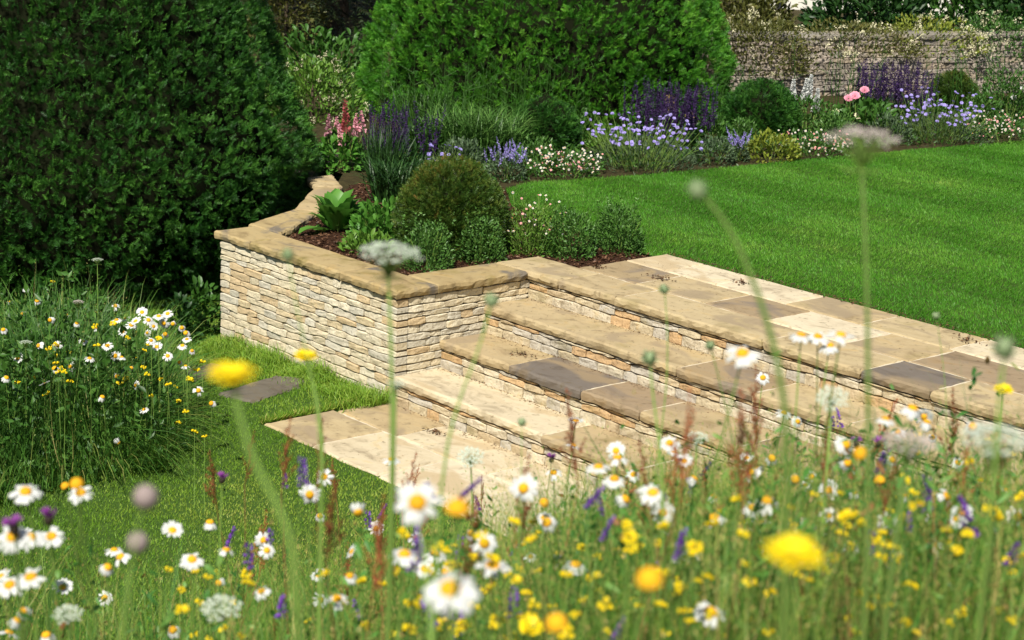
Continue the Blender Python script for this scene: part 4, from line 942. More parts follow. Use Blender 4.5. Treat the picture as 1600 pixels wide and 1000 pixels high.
def sorrel_me():
    s = Soup(); parts = [tube([(0, 0, 0), (.004, 0, .12), (0, .003, .24)], [.0014, .0011, .0006], 4)]
    br = [((0, 0, .0), (0, 0, .24))]
    for k in range(9):
        z = .02+.17*k/9; a = rng.uniform(0, 2*pi); L = .085*(1-k/12); e = (cos(a)*L*.42, sin(a)*L*.42, z+L*.9); br.append(((0, 0, z), e)); parts.append(tube([(0, 0, z), e], [.0009, .0005], 3))
    for b0, b1 in br:
        b0, b1 = A_(b0), A_(b1); L = np.linalg.norm(b1-b0); n = int(L/.0022); t_ = rng.uniform(.2, 1, n); p = b0+(b1-b0)*t_[:, None]+rng.normal(size=(n, 3))*.0022
        s.add(T_PETALQ, p, rng.normal(size=(n, 3)), .0048, .5, wid=.0046)
    V, T = merge(parts); s.raw(V, T, .5)
    return mesh_tris('seed_spike', np.concatenate(s.V), np.concatenate(s.T), mats=[M['sorrel']])
SORREL = [sorrel_me() for _ in range(4)]
def umbel_me(mat, r=.036, domeh=.009, nu=30):
    fl, ry = Soup(), []
    for k in range(nu):
        q_ = math.sqrt((k+.5)/nu); a = k*2.39996; c_ = A_([cos(a)*r*q_, sin(a)*r*q_, domeh*(1-q_*q_)+rng.normal()*.0012]); ry.append(tube([(0, 0, -.028), c_*A_([.6, .6, 1])-A_([0, 0, .010]), c_-A_([0, 0, .002])], [.0009, .0007, .0006], 3))
        n = 15; o_ = rng.normal(size=(n, 3))*A_([.0026, .0026, .0010]); fl.add(T_PETALQ, c_+o_, rng.normal(size=(n, 3))*A_([1, 1, .25]), .0034, .5, nrm=np.tile(UP, (n, 1))+rng.normal(size=(n, 3))*.3, wid=.0034)
    for k in range(9):
        a = k*2*pi/9; ry.append(tube([(0, 0, -.028), (cos(a)*.012, sin(a)*.012, -.031), (cos(a)*.022, sin(a)*.022, -.026)], [.0009, .0008, .0003], 3))
    V, T = merge(ry)
    return mesh_tris('florets', np.concatenate(fl.V), np.concatenate(fl.T), mats=[M[mat]]), mesh_tris('rays', V, T, mats=[M['stem']])
UMB = {k: umbel_me(k) for k in ('umbel', 'umbel_pink')}
def bud_me(r=.007):
    V, T = sphere_mesh(r, 8, 6, 1.15); s = Soup(); n = 40; d = norm(rng.normal(size=(n, 3))); s.raw(V, T, .6); s.add(T_LEAF, d*r*.8, d+[0, 0, .8], r*.9, rng.random(n))
    return s.mesh('bud', M['g_bud'])
BUD = bud_me(); DBUD = mesh_tris('bud', *sphere_mesh(.0075, 8, 6, 1.2), mats=[M['darkbud']], smooth=True)
def knap_me():
    s = Soup(); n = 46; a = rng.uniform(0, 2*pi, n); s.add(T_PETALQ, np.column_stack([np.cos(a)*.003, np.sin(a)*.003, np.full(n, .006)]), np.column_stack([np.cos(a), np.sin(a), rng.uniform(.3, 1.8, n)]), .014, .5, wid=.003)
    return mesh_tris('florets', np.concatenate(s.V), np.concatenate(s.T), mats=[M['magenta']])
KNAP = knap_me(); MBUD = mesh_tris('bud', *sphere_mesh(.0085, 8, 6, 1.0), mats=[M['mauve']], smooth=True)
TOC = norm(-F_)
def place(px, py, depth): return D(px, py, depth)
def face_dir(face, jit=.25): return norm(UP*(1-face)+TOC*face+rng.normal(size=3)*jit)
def root_of(h, g=None, lean=.06, z=None):
    b_ = A_(h)+A_([*rng.normal(size=2)*lean, 0]); b_[2] = ground_at(b_) if z is None else z; return b_

def daisy(label, h, face=.35, sc=1.0, ring=None, full=False, group='oxeye daisies', base=None, mat='stem', jit=.25, r=.0017, petals=True, d=None):
    b_ = root_of(h) if base is None else base; t = thing('oxeye_daisy', label, 'daisy', b_, group); o_ = A_(h)-b_; d = face_dir(face, jit) if d is None else d; q_ = qz(d)
    put_stem(t, b_, h-d*.005*sc, r, mat); fh = ob('flower_head', None, t, tuple(o_), q_, sc)
    if full:
        n = 19; dr_ = rng.choice([0, .15, .5])
        for k in range(n):
            if rng.random() < .09: continue
            qa = Quaternion((0, 0, 1), k*2*pi/n+rng.uniform(-.12, .12)); pq = qa @ Quaternion((1, 0, 0), rng.uniform(-.55, .12)-dr_) @ Quaternion((0, 1, 0), rng.uniform(-.35, .35))
            ob('petal', PETAL[rng.integers(3)], fh, tuple(qa @ Vector((0, .0068, 0))), pq, float(rng.uniform(.85, 1.08)))
    elif petals: ob('petals', RINGS[rng.integers(len(RINGS)) if ring is None else ring], fh)
    ob('disc', DISC if petals else BUTTON, fh); ob('calyx', CALYX, fh)
    return t
def carrot(label, px, py, wpx, depth, path=None, mat='umbel', tilt=.0, group='wild carrot umbels', rst=.0026):
    h = place(px, py, depth); sc = wpx*depth/FPX/.074; d = face_dir(tilt, .06); b_ = root_of(h, lean=.02)
    if path: e = place(path[-1][0], path[-1][1], depth*(path[-1][2] if len(path[-1]) > 2 else 1)); b_ = A_([e[0], e[1], min(e[2], ground_at(e))])
    t = thing('wild_carrot', label, 'wild carrot', b_, group); o_ = h-b_; um = ob('umbel', None, t, tuple(o_), qz(d), sc); ob('florets', UMB[mat][0], um); ob('rays', UMB[mat][1], um)
    pts = [o_-d*.027*sc] + [place(p[0], p[1], depth)-b_ for p in (path or [])[:-1]] + [A_([0., 0, 0])]
    if path and len(path) > 0: pts.insert(-1, place(path[-1][0], path[-1][1], depth)-b_)
    # smooth the stem
    pts = A_(pts); tt = np.linspace(0, len(pts)-1, 14); P3 = np.column_stack([np.interp(tt, range(len(pts)), pts[:, k]) for k in range(3)])
    for _ in range(2): P3[1:-1] = (P3[:-2]+2*P3[1:-1]+P3[2:])/4
    V, T = tube(P3, np.linspace(rst*.75, rst*1.2, 14), 6); ob('stem', mesh_tris('stem', V, T, mats=[M['stem']], smooth=True), t)
    return t
def simple_flower(name, label, cat, h, mesh, part, group, d=None, sc=1.0, stem='stem', r=.0014, base=None, extra=None, lean=.06):
    b_ = root_of(h, lean=lean) if base is None else base; t = thing(name, label, cat, b_, group); o_ = A_(h)-b_; d = UP if d is None else d
    hd_ = ob(part, mesh, t, tuple(o_), qz(d), sc); put_stem(t, b_, h, r, stem)
    if extra: ob(extra[0], extra[1], hd_)
    return t
def dep(w_, real=.046): return FPX*real/w_
# ---- tall blurred wild carrots and buds nearest the lens
carrot('tall wild carrot umbel in front of the upper lawn', 1350, 218, 122, 1.85, [(1354, 400), (1358, 700), (1352, 1010)], 'umbel_pink', .02)
carrot('pale wild carrot umbel in front of the bronze clipped dome', 608, 397, 96, 2.3, [(612, 560), (613, 760)], 'umbel', .04)
carrot('large white wild carrot umbel at the right edge of the meadow', 1558, 690, 122, 1.8, [(1552, 800), (1530, 1010)], 'umbel', .10)
carrot('beige pink wild carrot umbel left of the large white one', 1420, 692, 86, 1.9, [(1405, 800), (1380, 1000)], 'umbel_pink', .12)
carrot('small white wild carrot umbel over the lower steps', 1300, 622, 50, 3.2, [(1290, 760)], 'umbel', .5)
carrot('closed wild carrot umbel on a stem before the bottom step', 618, 600, 30, 2.4, [(614, 780)], 'umbel', .0)
carrot('white umbel among the daisies of the lower centre', 1090, 684, 34, 4.2, [(1085, 800)], 'umbel', .3)
carrot('small umbel beside the sorrel over the lower paving', 735, 714, 42, 4.6, [(740, 830)], 'umbel', .45)
carrot('grey white umbel low at the left of the meadow', 345, 950, 62, 2.9, [(350, 1010)], 'umbel', .3)
carrot('flat grey umbel in the bottom left corner flowers', 105, 960, 46, 3.2, [(110, 1010)], 'umbel', .25)
def bud_plant(label, px, py, depth, path, sc=1.0, me=None, group='flower buds on long stems', r=.0021):
    h = place(px, py, depth); e = place(path[-1][0], path[-1][1], depth); b_ = A_([e[0], e[1], min(e[2]-.02, ground_at(e))]); t = thing('bud_stem', label, 'flower bud', b_, group)
    pts = A_([h-b_]+[place(x_, y_, depth)-b_ for x_, y_ in path]+[A_([0., 0, 0])]); tt = np.linspace(0, len(pts)-1, 14); P3 = np.column_stack([np.interp(tt, range(len(pts)), pts[:, k]) for k in range(3)])
    for _ in range(3): P3[1:-1] = (P3[:-2]+2*P3[1:-1]+P3[2:])/4
    V, T = tube(P3, np.linspace(r*.7, r*1.3, 14), 6); ob('stem', mesh_tris('stem', V, T, mats=[M['stem']], smooth=True), t)
    ob('bud', me or BUD, t, tuple(h-b_), qz(UP+rng.normal(size=3)*.2), sc); return t
bud_plant('nodding green bud on a long curved stem before the lawn', 1090, 298, 1.6, [(1130, 335), (1160, 395), (1190, 470), (1225, 580), (1250, 760)], 1.0, r=.0026)
bud_plant('small green bud before the coping of the wall', 450, 398, 2.2, [(462, 480), (500, 640), (505, 800)], .9, r=.0010)
bud_plant('pale green bud on a slanting stem before the steps', 768, 470, 2.2, [(752, 540), (722, 610), (700, 680), (680, 800)], 1.0, r=.0017)
bud_plant('brown tipped bud over the landing paving', 1038, 452, 3.4, [(1044, 520), (1042, 620), (1020, 760)], 1.1, r=.0013)
bud_plant('small round green bud at the right edge of the landing', 1570, 545, 1.6, [(1560, 640), (1550, 800)], 1.2, r=.0018)
bud_plant('green bud cluster over the top step', 1110, 540, 3.2, [(1120, 580), (1150, 700), (1160, 800)], 1.0, r=.0013)
bud_plant('leafy green bud stem crossing the middle steps', 1015, 560, 2.8, [(1020, 620), (1032, 700), (1040, 820)], 1.4, r=.0019)
bud_plant('blurred grey bud above the lower lawn', 228, 777, 1.5, [(212, 830), (190, 1005)], 1.25, MBUD, r=.001)
bud_plant('blurred grey bud just below another over the lower lawn', 215, 848, 1.6, [(200, 900), (185, 1005)], 1.15, MBUD, r=.001)
bud_plant('pale seed bud hanging over the lower paving', 815, 660, 3.4, [(815, 720), (812, 830)], .9, r=.0010)
bud_plant('thin seed bud leaning by the lawn edge', 1463, 494, 4.0, [(1470, 540), (1480, 620), (1478, 720)], .9, r=.0008)
# ---- yellow flowers near the lens
def hawkbit(label, px, py, wpx, path=None, face=.15, stem='stem'):
    de = dep(wpx, .040); h = place(px, py, de); b_ = root_of(h, lean=.03)
    if path: e = place(path[-1][0], path[-1][1], de); b_ = A_([e[0], e[1], min(e[2]-.02, ground_at(e))])
    t = thing('hawkbit', label, 'hawkbit', b_, 'yellow hawkbit flowers'); d = face_dir(face, .04); ob('petals', HAWK[rng.integers(2)], t, tuple(h-b_), qz(d)); ob('calyx', CALYX, t, tuple(h-b_-d*.002), qz(d), 1.1)
    if path:
        pts = A_([h-b_]+[place(x_, y_, de)-b_ for x_, y_ in path]+[A_([0., 0, 0])]); tt = np.linspace(0, len(pts)-1, 12); P3 = np.column_stack([np.interp(tt, range(len(pts)), pts[:, k]) for k in range(3)])
        V, T = tube(P3, np.linspace(.0018, .0028, 12), 6); ob('stem', mesh_tris('stem', V, T, mats=[M['stem']], smooth=True), t)
    else: put_stem(t, b_, h, .0017, stem)
hawkbit('out of focus yellow flower in front of the dark stepping stone', 362, 585, 92, [(372, 640), (395, 720), (440, 800), (470, 900)], .06)
hawkbit('blurred greenish yellow flower before the foot of the wall', 478, 556, 42, [(495, 620), (505, 700), (500, 850)], .1)
hawkbit('wide blurred yellow flower low at the right', 1240, 864, 104, None, .18)
hawkbit('yellow flower by the right edge above the purple vetch', 1568, 608, 34, None, .2)
hawkbit('yellow flower at the bottom middle edge', 830, 978, 44, None, .35)
for px_, py_, w_, lab in [(1015, 907, 46, 'orange yellow petalless daisy button low in the centre'), (715, 797, 42, 'orange daisy button right of the big centre daisy'), (120, 757, 24, 'small orange button above the left daisy'), (870, 975, 38, 'orange button at the bottom centre edge'), (102, 760, 15, 'tiny orange button far left'), (1345, 710, 26, 'orange button under the beige umbel'), (850, 786, 17, 'small ochre button right of the white daisy'), (1375, 752, 20, 'ochre button low at right')]:
    daisy(lab, place(px_, py_, dep(w_, .022)), .25, 1.0, petals=False, group='petalless daisy buttons')
# ---- individually recognisable daisies: px, py, width, face, full petals, label
for px_, py_, w_, fc, full, lab in [
    (652, 785, 82, .42, True, 'large blurred daisy in the lower centre with orange disc'), (818, 763, 48, .85, True, 'white daisy facing the camera before the bottom step'),
    (703, 920, 96, .45, True, 'largest white daisy near the bottom centre'), (484, 773, 37, .85, True, 'crisp daisy facing the camera over the lower lawn'),
    (506, 745, 32, .7, True, 'small crisp daisy just above the camera facing one'), (126, 770, 46, .4, True, 'left daisy on a tall stem above the lower lawn'),
    (40, 768, 52, .3, True, 'daisy at the far left under the meadow patch'), (20, 838, 60, .4, True, 'left edge daisy beside purple knapweed'), (48, 840, 50, .3, True, 'daisy beside the purple knapweed on the left'),
    (80, 838, 46, .3, True, 'right hand daisy of the left cluster'), (1160, 552, 58, .35, True, 'yellow centred daisy over the middle steps'), (1252, 524, 44, .05, True, 'left flower of the side-on daisy group over the landing'),
    (1278, 526, 40, .08, True, 'middle flower of the side-on daisy group over the landing'), (1314, 524, 50, .05, True, 'right flower of the side-on daisy group over the landing'), (1296, 540, 40, .1, True, 'lowest flower of the side-on daisy group over the landing'),
    (1020, 770, 52, .3, True, 'white daisy low right of centre over the paving end'), (1198, 782, 50, .3, True, 'daisy pair bloom right of the centre'), (1206, 716, 34, .4, False, 'daisy over the lowest visible riser'),
    (1426, 638, 46, .1, True, 'white daisy above the beige umbel'), (900, 658, 28, .2, False, 'drooping daisy over the second step'), (632, 866, 56, .02, True, 'side-on daisy left of the largest one'),
    (770, 884, 60, .02, True, 'side-on daisy right of the largest one'), (900, 882, 46, .1, True, 'white daisy right of the side-on one'), (1110, 956, 58, .35, True, 'white daisy near the bottom right of centre'),
    (300, 874, 42, .3, True, 'daisy low left over the mown grass'), (163, 934, 28, .7, False, 'small daisy at the bottom left'), (270, 984, 36, .4, False, 'daisy at the bottom edge on the left'), (72, 992, 40, .2, False, 'bottom left corner daisy'),
    (328, 816, 34, .15, False, 'drooping daisy left of the red sorrel'), (48, 902, 54, .25, True, 'large pale daisy by the left edge'), (15, 914, 50, .3, True, 'half cut daisy on the left edge'),
    (98, 918, 34, .5, False, 'faded daisy left of the lawn'), (612, 718, 32, .05, False, 'side-on daisy at the lawn corner of the paving'), (500, 806, 26, .4, False, 'daisy beside purple vetch in the left centre'),
    (588, 826, 26, .6, False, 'small daisy in the left centre of the meadow'), (965, 715, 40, .1, False, 'flat daisy over the first step edge'), (935, 730, 44, .05, False, 'side-on daisy left of the sorrel'),
    (960, 748, 42, .1, False, 'daisy just under the flat one'), (1065, 870, 40, .1, False, 'tilted white daisy low in the right centre'), (1116, 808, 44, .1, False, 'white daisy pair low in the right centre'),
    (1042, 824, 34, .8, False, 'daisy with a big disc and few petals'), (1192, 590, 26, .6, False, 'closed white daisy below the yellow centred one'), (865, 738, 30, .3, False, 'orange centred daisy before the first riser'),
    (1268, 745, 26, .6, False, 'small daisy at right beneath the umbel'), (1225, 645, 30, .2, False, 'small white daisy over the third step'), (680, 866, 44, .05, False, 'pale side-on daisy in the lower centre')]:
    de = dep(w_*.92, .047); daisy(lab, place(px_, py_, de), fc, 1.0, full=full, jit=.10, group='foreground oxeye daisies')
# ---- knapweeds
for px_, py_, w_, lab in [(76, 812, 24, 'purple knapweed behind the left daisies'), (22, 826, 26, 'purple knapweed at the left edge'), (347, 750, 16, 'small purple knapweed beside the tall sorrel'), (862, 718, 13, 'small knapweed before the bottom step'), (1372, 694, 16, 'purple knapweed near the beige umbel'), (1338, 694, 15, 'purple knapweed left of the beige umbel')]:
    de = dep(w_, .022); simple_flower('knapweed', lab, 'knapweed', place(px_, py_, de), KNAP, 'florets', 'purple knapweeds', UP+rng.normal(size=3)*.15, extra=('bract', DBUD))
# ---- vetch, sorrel, trefoil
for px_, py_, hp, lab in [(358, 842, 34, 'violet vetch spike left of the sorrel'), (388, 872, 46, 'violet vetch spike in the red sorrel'), (420, 848, 40, 'blue violet vetch right of the red sorrel'), (575, 815, 30, 'small vetch spike beside the left centre daisy'), (594, 800, 26, 'short vetch spike behind the left centre daisy'),
    (1444, 775, 56, 'large violet vetch spike under the beige umbel'), (1516, 812, 64, 'largest purple vetch spike at the right'), (1375, 722, 46, 'magenta vetch spike left of the beige umbel'), (1274, 822, 36, 'vetch spike right of the daisy pair'), (1208, 840, 38, 'dark violet vetch spike right of centre'),
    (1566, 882, 44, 'violet vetch spike at the lower right edge'), (714, 985, 56, 'purple vetch spike at the bottom edge under the largest daisy'), (1298, 660, 28, 'small vetch spike over the steps'), (1312, 655, 30, 'second small vetch spike over the steps'), (960, 990, 60, 'mauve vetch at the bottom edge right of centre'), (1530, 970, 50, 'violet vetch at the bottom right'), (35, 968, 34, 'violet vetch at the bottom left'), (560, 955, 40, 'pale vetch low in the left centre')]:
    de = dep(hp, .058); h = place(px_, py_+hp*.4, de); simple_flower('tufted_vetch', lab, 'vetch', h, VETCH[rng.integers(3)], 'flower_spike', 'purple vetch spikes', UP+A_([*rng.normal(size=2)*.25, 0]), r=.0011)
for px_, py_, hp, lab in [(340, 745, 165, 'tall rusty sorrel over the lower lawn'), (405, 850, 150, 'thick rusty sorrel in the lower left'), (382, 890, 140, 'rusty sorrel beside the violet vetch'), (640, 762, 100, 'sorrel in front of the lower paving'), (620, 780, 90, 'shorter sorrel left of the paving one'), (752, 778, 95, 'sorrel leaning over the lower paving'), (735, 790, 80, 'sorrel just left of the leaning one'),
    (1085, 800, 150, 'tall sorrel right of centre'), (980, 800, 120, 'rusty sorrel before the first step'), (1105, 700, 70, 'slim sorrel over the second step'), (972, 780, 110, 'second rusty sorrel before the first step'), (560, 980, 130, 'blurred sorrel at the bottom left of centre'), (420, 990, 150, 'blurred sorrel at the bottom edge on the left'), (610, 990, 120, 'blurred sorrel at the bottom edge'), (20, 800, 60, 'rusty sorrel at the left edge'), (1450, 640, 60, 'sorrel tip over the landing edge'), (1590, 640, 70, 'sorrel tip at the right edge'), (1180, 740, 90, 'sorrel before the lowest riser on the right')]:
    de = dep(hp, .26); h = place(px_, py_+hp*.35, de); simple_flower('sorrel', lab, 'sorrel', h, SORREL[rng.integers(4)], 'seed_spike', 'rusty red sorrel spikes', UP+A_([*rng.normal(size=2)*.16, 0]), sc=.8, stem='redstem', r=.0013)
# unnamed repeats: told apart by the named thing they stand nearest to
def to_px(p):
    v = A_(p)-CAM; z = v @ F_; return A_([800+FPX*(v @ R_)/z, 500-FPX*(v @ U_)/z])
ORD = ['closest', 'second closest', 'third closest', 'fourth closest', 'fifth closest', 'sixth closest', 'seventh closest', 'eighth closest', 'ninth closest', 'tenth closest', 'eleventh closest', 'twelfth closest', 'thirteenth closest', 'fourteenth closest', 'fifteenth closest', 'sixteenth closest', 'farthest']
def name_by_landmark(items, noun, marks):
    cells = {}
    for t in items:
        p = to_px(t['_head']); k = min(range(len(marks)), key=lambda i: (p[0]-marks[i][0])**2+(p[1]-marks[i][1])**2); v = p-A_(marks[k][:2])
        way = ('right of' if v[0] > 0 else 'left of') if abs(v[0]) > abs(v[1]) else ('below' if v[1] > 0 else 'above'); cells.setdefault((k, way), []).append((float(v @ v), t))
    for (k, way), l_ in cells.items():
        l_.sort(key=lambda e: e[0])
        for i, (_, t) in enumerate(l_): t['label'] = f"{noun} {ORD[min(i, 16)]} {way} the {marks[k][2]}" if len(l_) > 1 else f"{noun} {way} the {marks[k][2]}"
    for t in items: del t['_head']
FG = [(652, 785, 'big blurred centre daisy'), (818, 763, 'camera facing centre daisy'), (703, 920, 'largest bottom centre daisy'), (1240, 864, 'wide blurred yellow flower'), (1015, 907, 'petalless orange button'), (1110, 956, 'bottom right centre daisy'), (1198, 782, 'bloom of the daisy pair'), (1020, 770, 'daisy over the paving end'),
      (1444, 775, 'large vetch under beige umbel'), (1516, 812, 'largest purple vetch'), (1420, 692, 'beige pink umbel'), (1558, 690, 'large white umbel'), (900, 882, 'daisy beside the side-on one'), (830, 978, 'yellow flower at bottom middle'), (388, 872, 'vetch in the red sorrel'), (300, 874, 'daisy over the mown grass'), (588, 826, 'small left centre daisy'),
      (560, 955, 'pale low vetch'), (1566, 882, 'vetch at lower right edge'), (1530, 970, 'vetch at bottom right'), (1274, 822, 'vetch near the daisy pair'), (1065, 870, 'tilted low white daisy'), (1160, 552, 'daisy over the middle steps'), (1206, 716, 'daisy over the lowest riser'), (1426, 638, 'daisy above beige umbel'), (960, 748, 'daisy under the flat one'), (345, 950, 'grey white umbel'), (1375, 722, 'magenta vetch'), (1345, 930, 'bottom right stalks'), (960, 990, 'mauve vetch at the bottom')]
LP = [(152, 406, 'tall cream umbel'), (122, 472, 'pale pink yarrow'), (40, 535, 'lilac white umbel'), (315, 580, 'smaller stepping stone'), (362, 585, 'blurred yellow flower'), (290, 500, 'left end of the wall'), (185, 690, 'lowest flower of the patch'), (200, 510, 'densest daisy cluster'), (75, 590, 'left trefoil drift')]
fg_t, fg_d, fg_s, lp_d, lp_t = [], [], [], [], []
def ground_z_ok(p): return p[2] > ground_at(p)+.05
def rand_foreground(x0, x1, y0, y1, d0, d1):
    for _ in range(60):
        px_, py_ = rng.uniform(x0, x1), rng.uniform(y0, y1); de = rng.uniform(d0, d1); p = place(px_, py_, de); g = ground_at(p)
        if g+.04 < p[2] < g+.85: return p
    return None
cnt = 0
for (x0, x1, y0, y1, d0, d1, n) in [(620, 1120, 815, 1000, 2.4, 3.8, 118), (1120, 1600, 770, 1000, 2.4, 3.8, 92), (260, 620, 890, 1000, 2.8, 4.4, 22), (1400, 1600, 650, 780, 3.2, 4.6, 10)]:
    for k in range(n):
        p = rand_foreground(x0, x1, y0, y1, d0, d1)
        if p is None: continue
        fg_t.append(simple_flower('trefoil', 'small yellow trefoil cluster low in the foreground meadow', 'trefoil', p, TREF[rng.integers(4)], 'flower_cluster', 'yellow trefoil in the foreground meadow', UP+rng.normal(size=3)*.3, float(rng.uniform(.5, .78)), r=.0009)); fg_t[-1]['_head'] = p.tolist()
for (x0, x1, y0, y1, d0, d1, n) in [(850, 1350, 690, 880, 3.2, 5.4, 34), (1180, 1600, 640, 860, 3.0, 5.4, 30), (480, 900, 800, 960, 3.0, 5.2, 20), (0, 420, 820, 990, 3.0, 4.6, 14)]:
    for k in range(n):
        p = rand_foreground(x0, x1, y0, y1, d0, d1)
        if p is not None: fg_d.append(daisy('small daisy scattered among the foreground meadow stalks', p, rng.uniform(.1, .7), float(rng.uniform(.75, 1.0)), group='daisies scattered in the foreground meadow', r=.0013)); fg_d[-1]['_head'] = p.tolist()
for k in range(48):
    p = rand_foreground(380, 1560, 720, 990, 2.6, 5.0)
    if p is not None: fg_s.append(simple_flower('sorrel', 'rusty sorrel spike mixed into the foreground meadow', 'sorrel', p, SORREL[rng.integers(4)], 'seed_spike', 'sorrel mixed into the meadow', UP+A_([*rng.normal(size=2)*.12, 0]), float(rng.uniform(.5, .9)), 'redstem', .0012)); fg_s[-1]['_head'] = p.tolist()

fg_v = []
for k in range(34):
    p = rand_foreground(420, 1600, 740, 985, 2.6, 5.0)
    if p is not None: fg_v.append(simple_flower('tufted_vetch', 'small violet vetch mixed into the foreground meadow', 'vetch', p, VETCH[rng.integers(3)], 'flower_spike', 'vetch mixed into the meadow', UP+A_([*rng.normal(size=2)*.3, 0]), float(rng.uniform(.6, .95)), r=.0010)); fg_v[-1]['_head'] = p.tolist()
# ---- meadow grass and undergrowth (uncountable)
n = 44000; s_ = 2.2+5.0*rng.random(n)**.75; ang_ = rng.uniform(-.36, .36, n); u_ = s_*np.tan(ang_)
keep = rng.random(n) < np.clip(.10+1.15*np.clip((np.tan(ang_)+.16)/.26, 0, 1), 0, 1); s_, u_ = s_[keep], u_[keep]
x_, y_ = CAM[0]+s_*FH[0]+u_*RH[0], CAM[1]+s_*FH[1]+u_*RH[1]; g_ = bank_h(x_, y_); n = len(x_); p3 = np.column_stack([x_, y_, g_-.01])
s = Soup(); hh = rng.uniform(.22, .52, n)*(.7+.6*vnoise(p3, 1.7, 3))*np.clip(.55+.1*s_, .55, 1.1)
pxs = 800+FPX*u_/s_
def env_top(px_): return np.interp(px_, [-200, 0, 250, 420, 600, 760, 950, 1120, 1250, 1400, 1600, 1800], [890, 875, 885, 840, 795, 780, 745, 700, 668, 640, 600, 590])
def z_at(py_, s__): return CAM[2]-s__*np.tan(PITCH+np.arctan((py_-500)/FPX))
def tame(hh, n, up=0.0):
    top = env_top(pxs)+np.abs(rng.normal(size=n))*75-rng.exponential(26, n)*np.clip((pxs-300)/700, .3, 1.5)-up
    return np.minimum(hh, np.maximum(z_at(top, s_)-g_, .02))
hh = tame(hh*1.25, n)
d = np.column_stack([rng.normal(size=(n, 2))*.20, np.ones(n)])
ti = np.clip(.04+.5*vnoise(p3, 2.0, 7)+rng.normal(size=n)*.24, 0, 1)
s.add(T_ARCH, p3, d, hh, ti, wid=rng.uniform(.0010, .0026, n)*np.clip(s_/3.2, .8, 1.4))
# flowering grass stalks with fine heads
m = 8000; k = rng.choice(n, m); tp = p3[k]; L = hh[k]*rng.uniform(.95, 1.22, m); dd = norm(np.column_stack([rng.normal(size=(m, 2))*.12, np.ones(m)]))
s.add(T_BLADE, tp, dd, L, .35+.6*rng.random(m), wid=.0016)
for j in range(9):
    zz_ = 1-.035*j-rng.random(m)*.02; s.add(T_BLADE1, tp+dd*(L*zz_)[:, None], dd+rng.normal(size=(m, 3))*.35, .009, .35+.55*rng.random(m), wid=.0035)
tag(ob('meadow_grass', s.mesh('meadow_grass', M['meadow'])), 'thin grass stalks filling the foreground wildflower meadow', 'grass', kind='stuff')
n = 30000; s_ = 2.7+4.3*rng.random(n)**.8; ang_ = rng.uniform(-.34, .36, n); u_ = s_*np.tan(ang_); keep = rng.random(n) < np.clip((np.tan(ang_)+.14)/.2, .06, 1); s_, u_ = s_[keep], u_[keep]
x_, y_ = CAM[0]+s_*FH[0]+u_*RH[0], CAM[1]+s_*FH[1]+u_*RH[1]; n = len(x_); g_ = bank_h(x_, y_)
p3 = np.column_stack([x_, y_, g_+rng.random(n)*(.12+.46*vnoise(np.column_stack([x_, y_, x_*0]), 2.3, 9))]); s = Soup()
s.add(T_LEAF, p3, rng.normal(size=(n, 3))+[0, 0, .6], rng.uniform(.012, .034, n), rng.random(n)); 
tag(ob('meadow_undergrowth', s.mesh('meadow_undergrowth', M['g_mid'])), 'small leafy undergrowth between the foreground meadow stalks', 'undergrowth', kind='stuff')

# leafy flower stalks standing in the grass
m = 700; s_ = 2.6+3.0*rng.random(m); ang_ = rng.uniform(-.30, .34, m); keep = rng.random(m) < np.clip((np.tan(ang_)+.22)/.3, .15, 1); s_, ang_ = s_[keep], ang_[keep]; m = len(s_); u_ = s_*np.tan(ang_)
x_, y_ = CAM[0]+s_*FH[0]+u_*RH[0], CAM[1]+s_*FH[1]+u_*RH[1]; g_ = bank_h(x_, y_); pxs = 800+FPX*u_/s_; hh = tame(np.full(m, .75), m, 10); s = Soup()
p3 = np.column_stack([x_, y_, g_]); dd = norm(np.column_stack([rng.normal(size=(m, 2))*.10, np.ones(m)])); tt_ = rng.random(m)
s.add(T_BLADE, p3, dd, hh, tt_, wid=.0034)
s.add(T_BLADE, p3, dd, hh, tt_, wid=.0034, nrm=np.tile([1., .3, 0], (m, 1)))
for j in range(12):
    z_ = rng.uniform(.15, .97, m); a = rng.uniform(0, 2*pi, m); s.add(T_OVATE, p3+dd*(hh*z_)[:, None], np.column_stack([np.cos(a), np.sin(a), rng.uniform(.2, 1.6, m)]), rng.uniform(.018, .05, m)*(1.15-.5*z_), np.clip(tt_+rng.normal(size=m)*.15, 0, 1), wid=rng.uniform(.012, .03, m))
tag(ob('meadow_leafy_stalks', s.mesh('meadow_leafy_stalks', M['stalk'])), 'leafy green and brown stalks tangled through the foreground meadow', 'stalks', kind='stuff')

# ================================================================== MEADOW PATCH AT THE LEFT
patch = [P(a, b_, 0)[:2] for a, b_ in [(-220, 560), (60, 520), (190, 520), (248, 540), (284, 615), (300, 690), (255, 740), (150, 752), (60, 775), (-60, 810), (-260, 860)]]
def pz(q_): return lower_z(q_[:, 0], q_[:, 1])-.01
ctr = np.mean(patch, 0)
n = 6200; q = scatter(patch, n); p3 = np.column_stack([q, pz(q)]); s = Soup()
def edge_fac(q_):
    P2 = A_(patch); e = np.full(len(q_), 9.)
    for i in range(len(P2)):
        a, b_ = P2[i-1], P2[i]; t_ = np.clip(((q_-a) @ (b_-a))/((b_-a) @ (b_-a)), 0, 1); e = np.minimum(e, np.linalg.norm(q_-(a+t_[:, None]*(b_-a)), axis=1))
    return e
ef = np.clip(edge_fac(q)/.45, .18, 1)
outd = np.column_stack([norm(q-ctr), np.zeros(n)]); fr = A_([FH[0], FH[1], 0])
d = outd*(.55*(1.15-ef))[:, None]-fr*.12+np.column_stack([rng.normal(size=(n, 2))*.28, np.ones(n)])
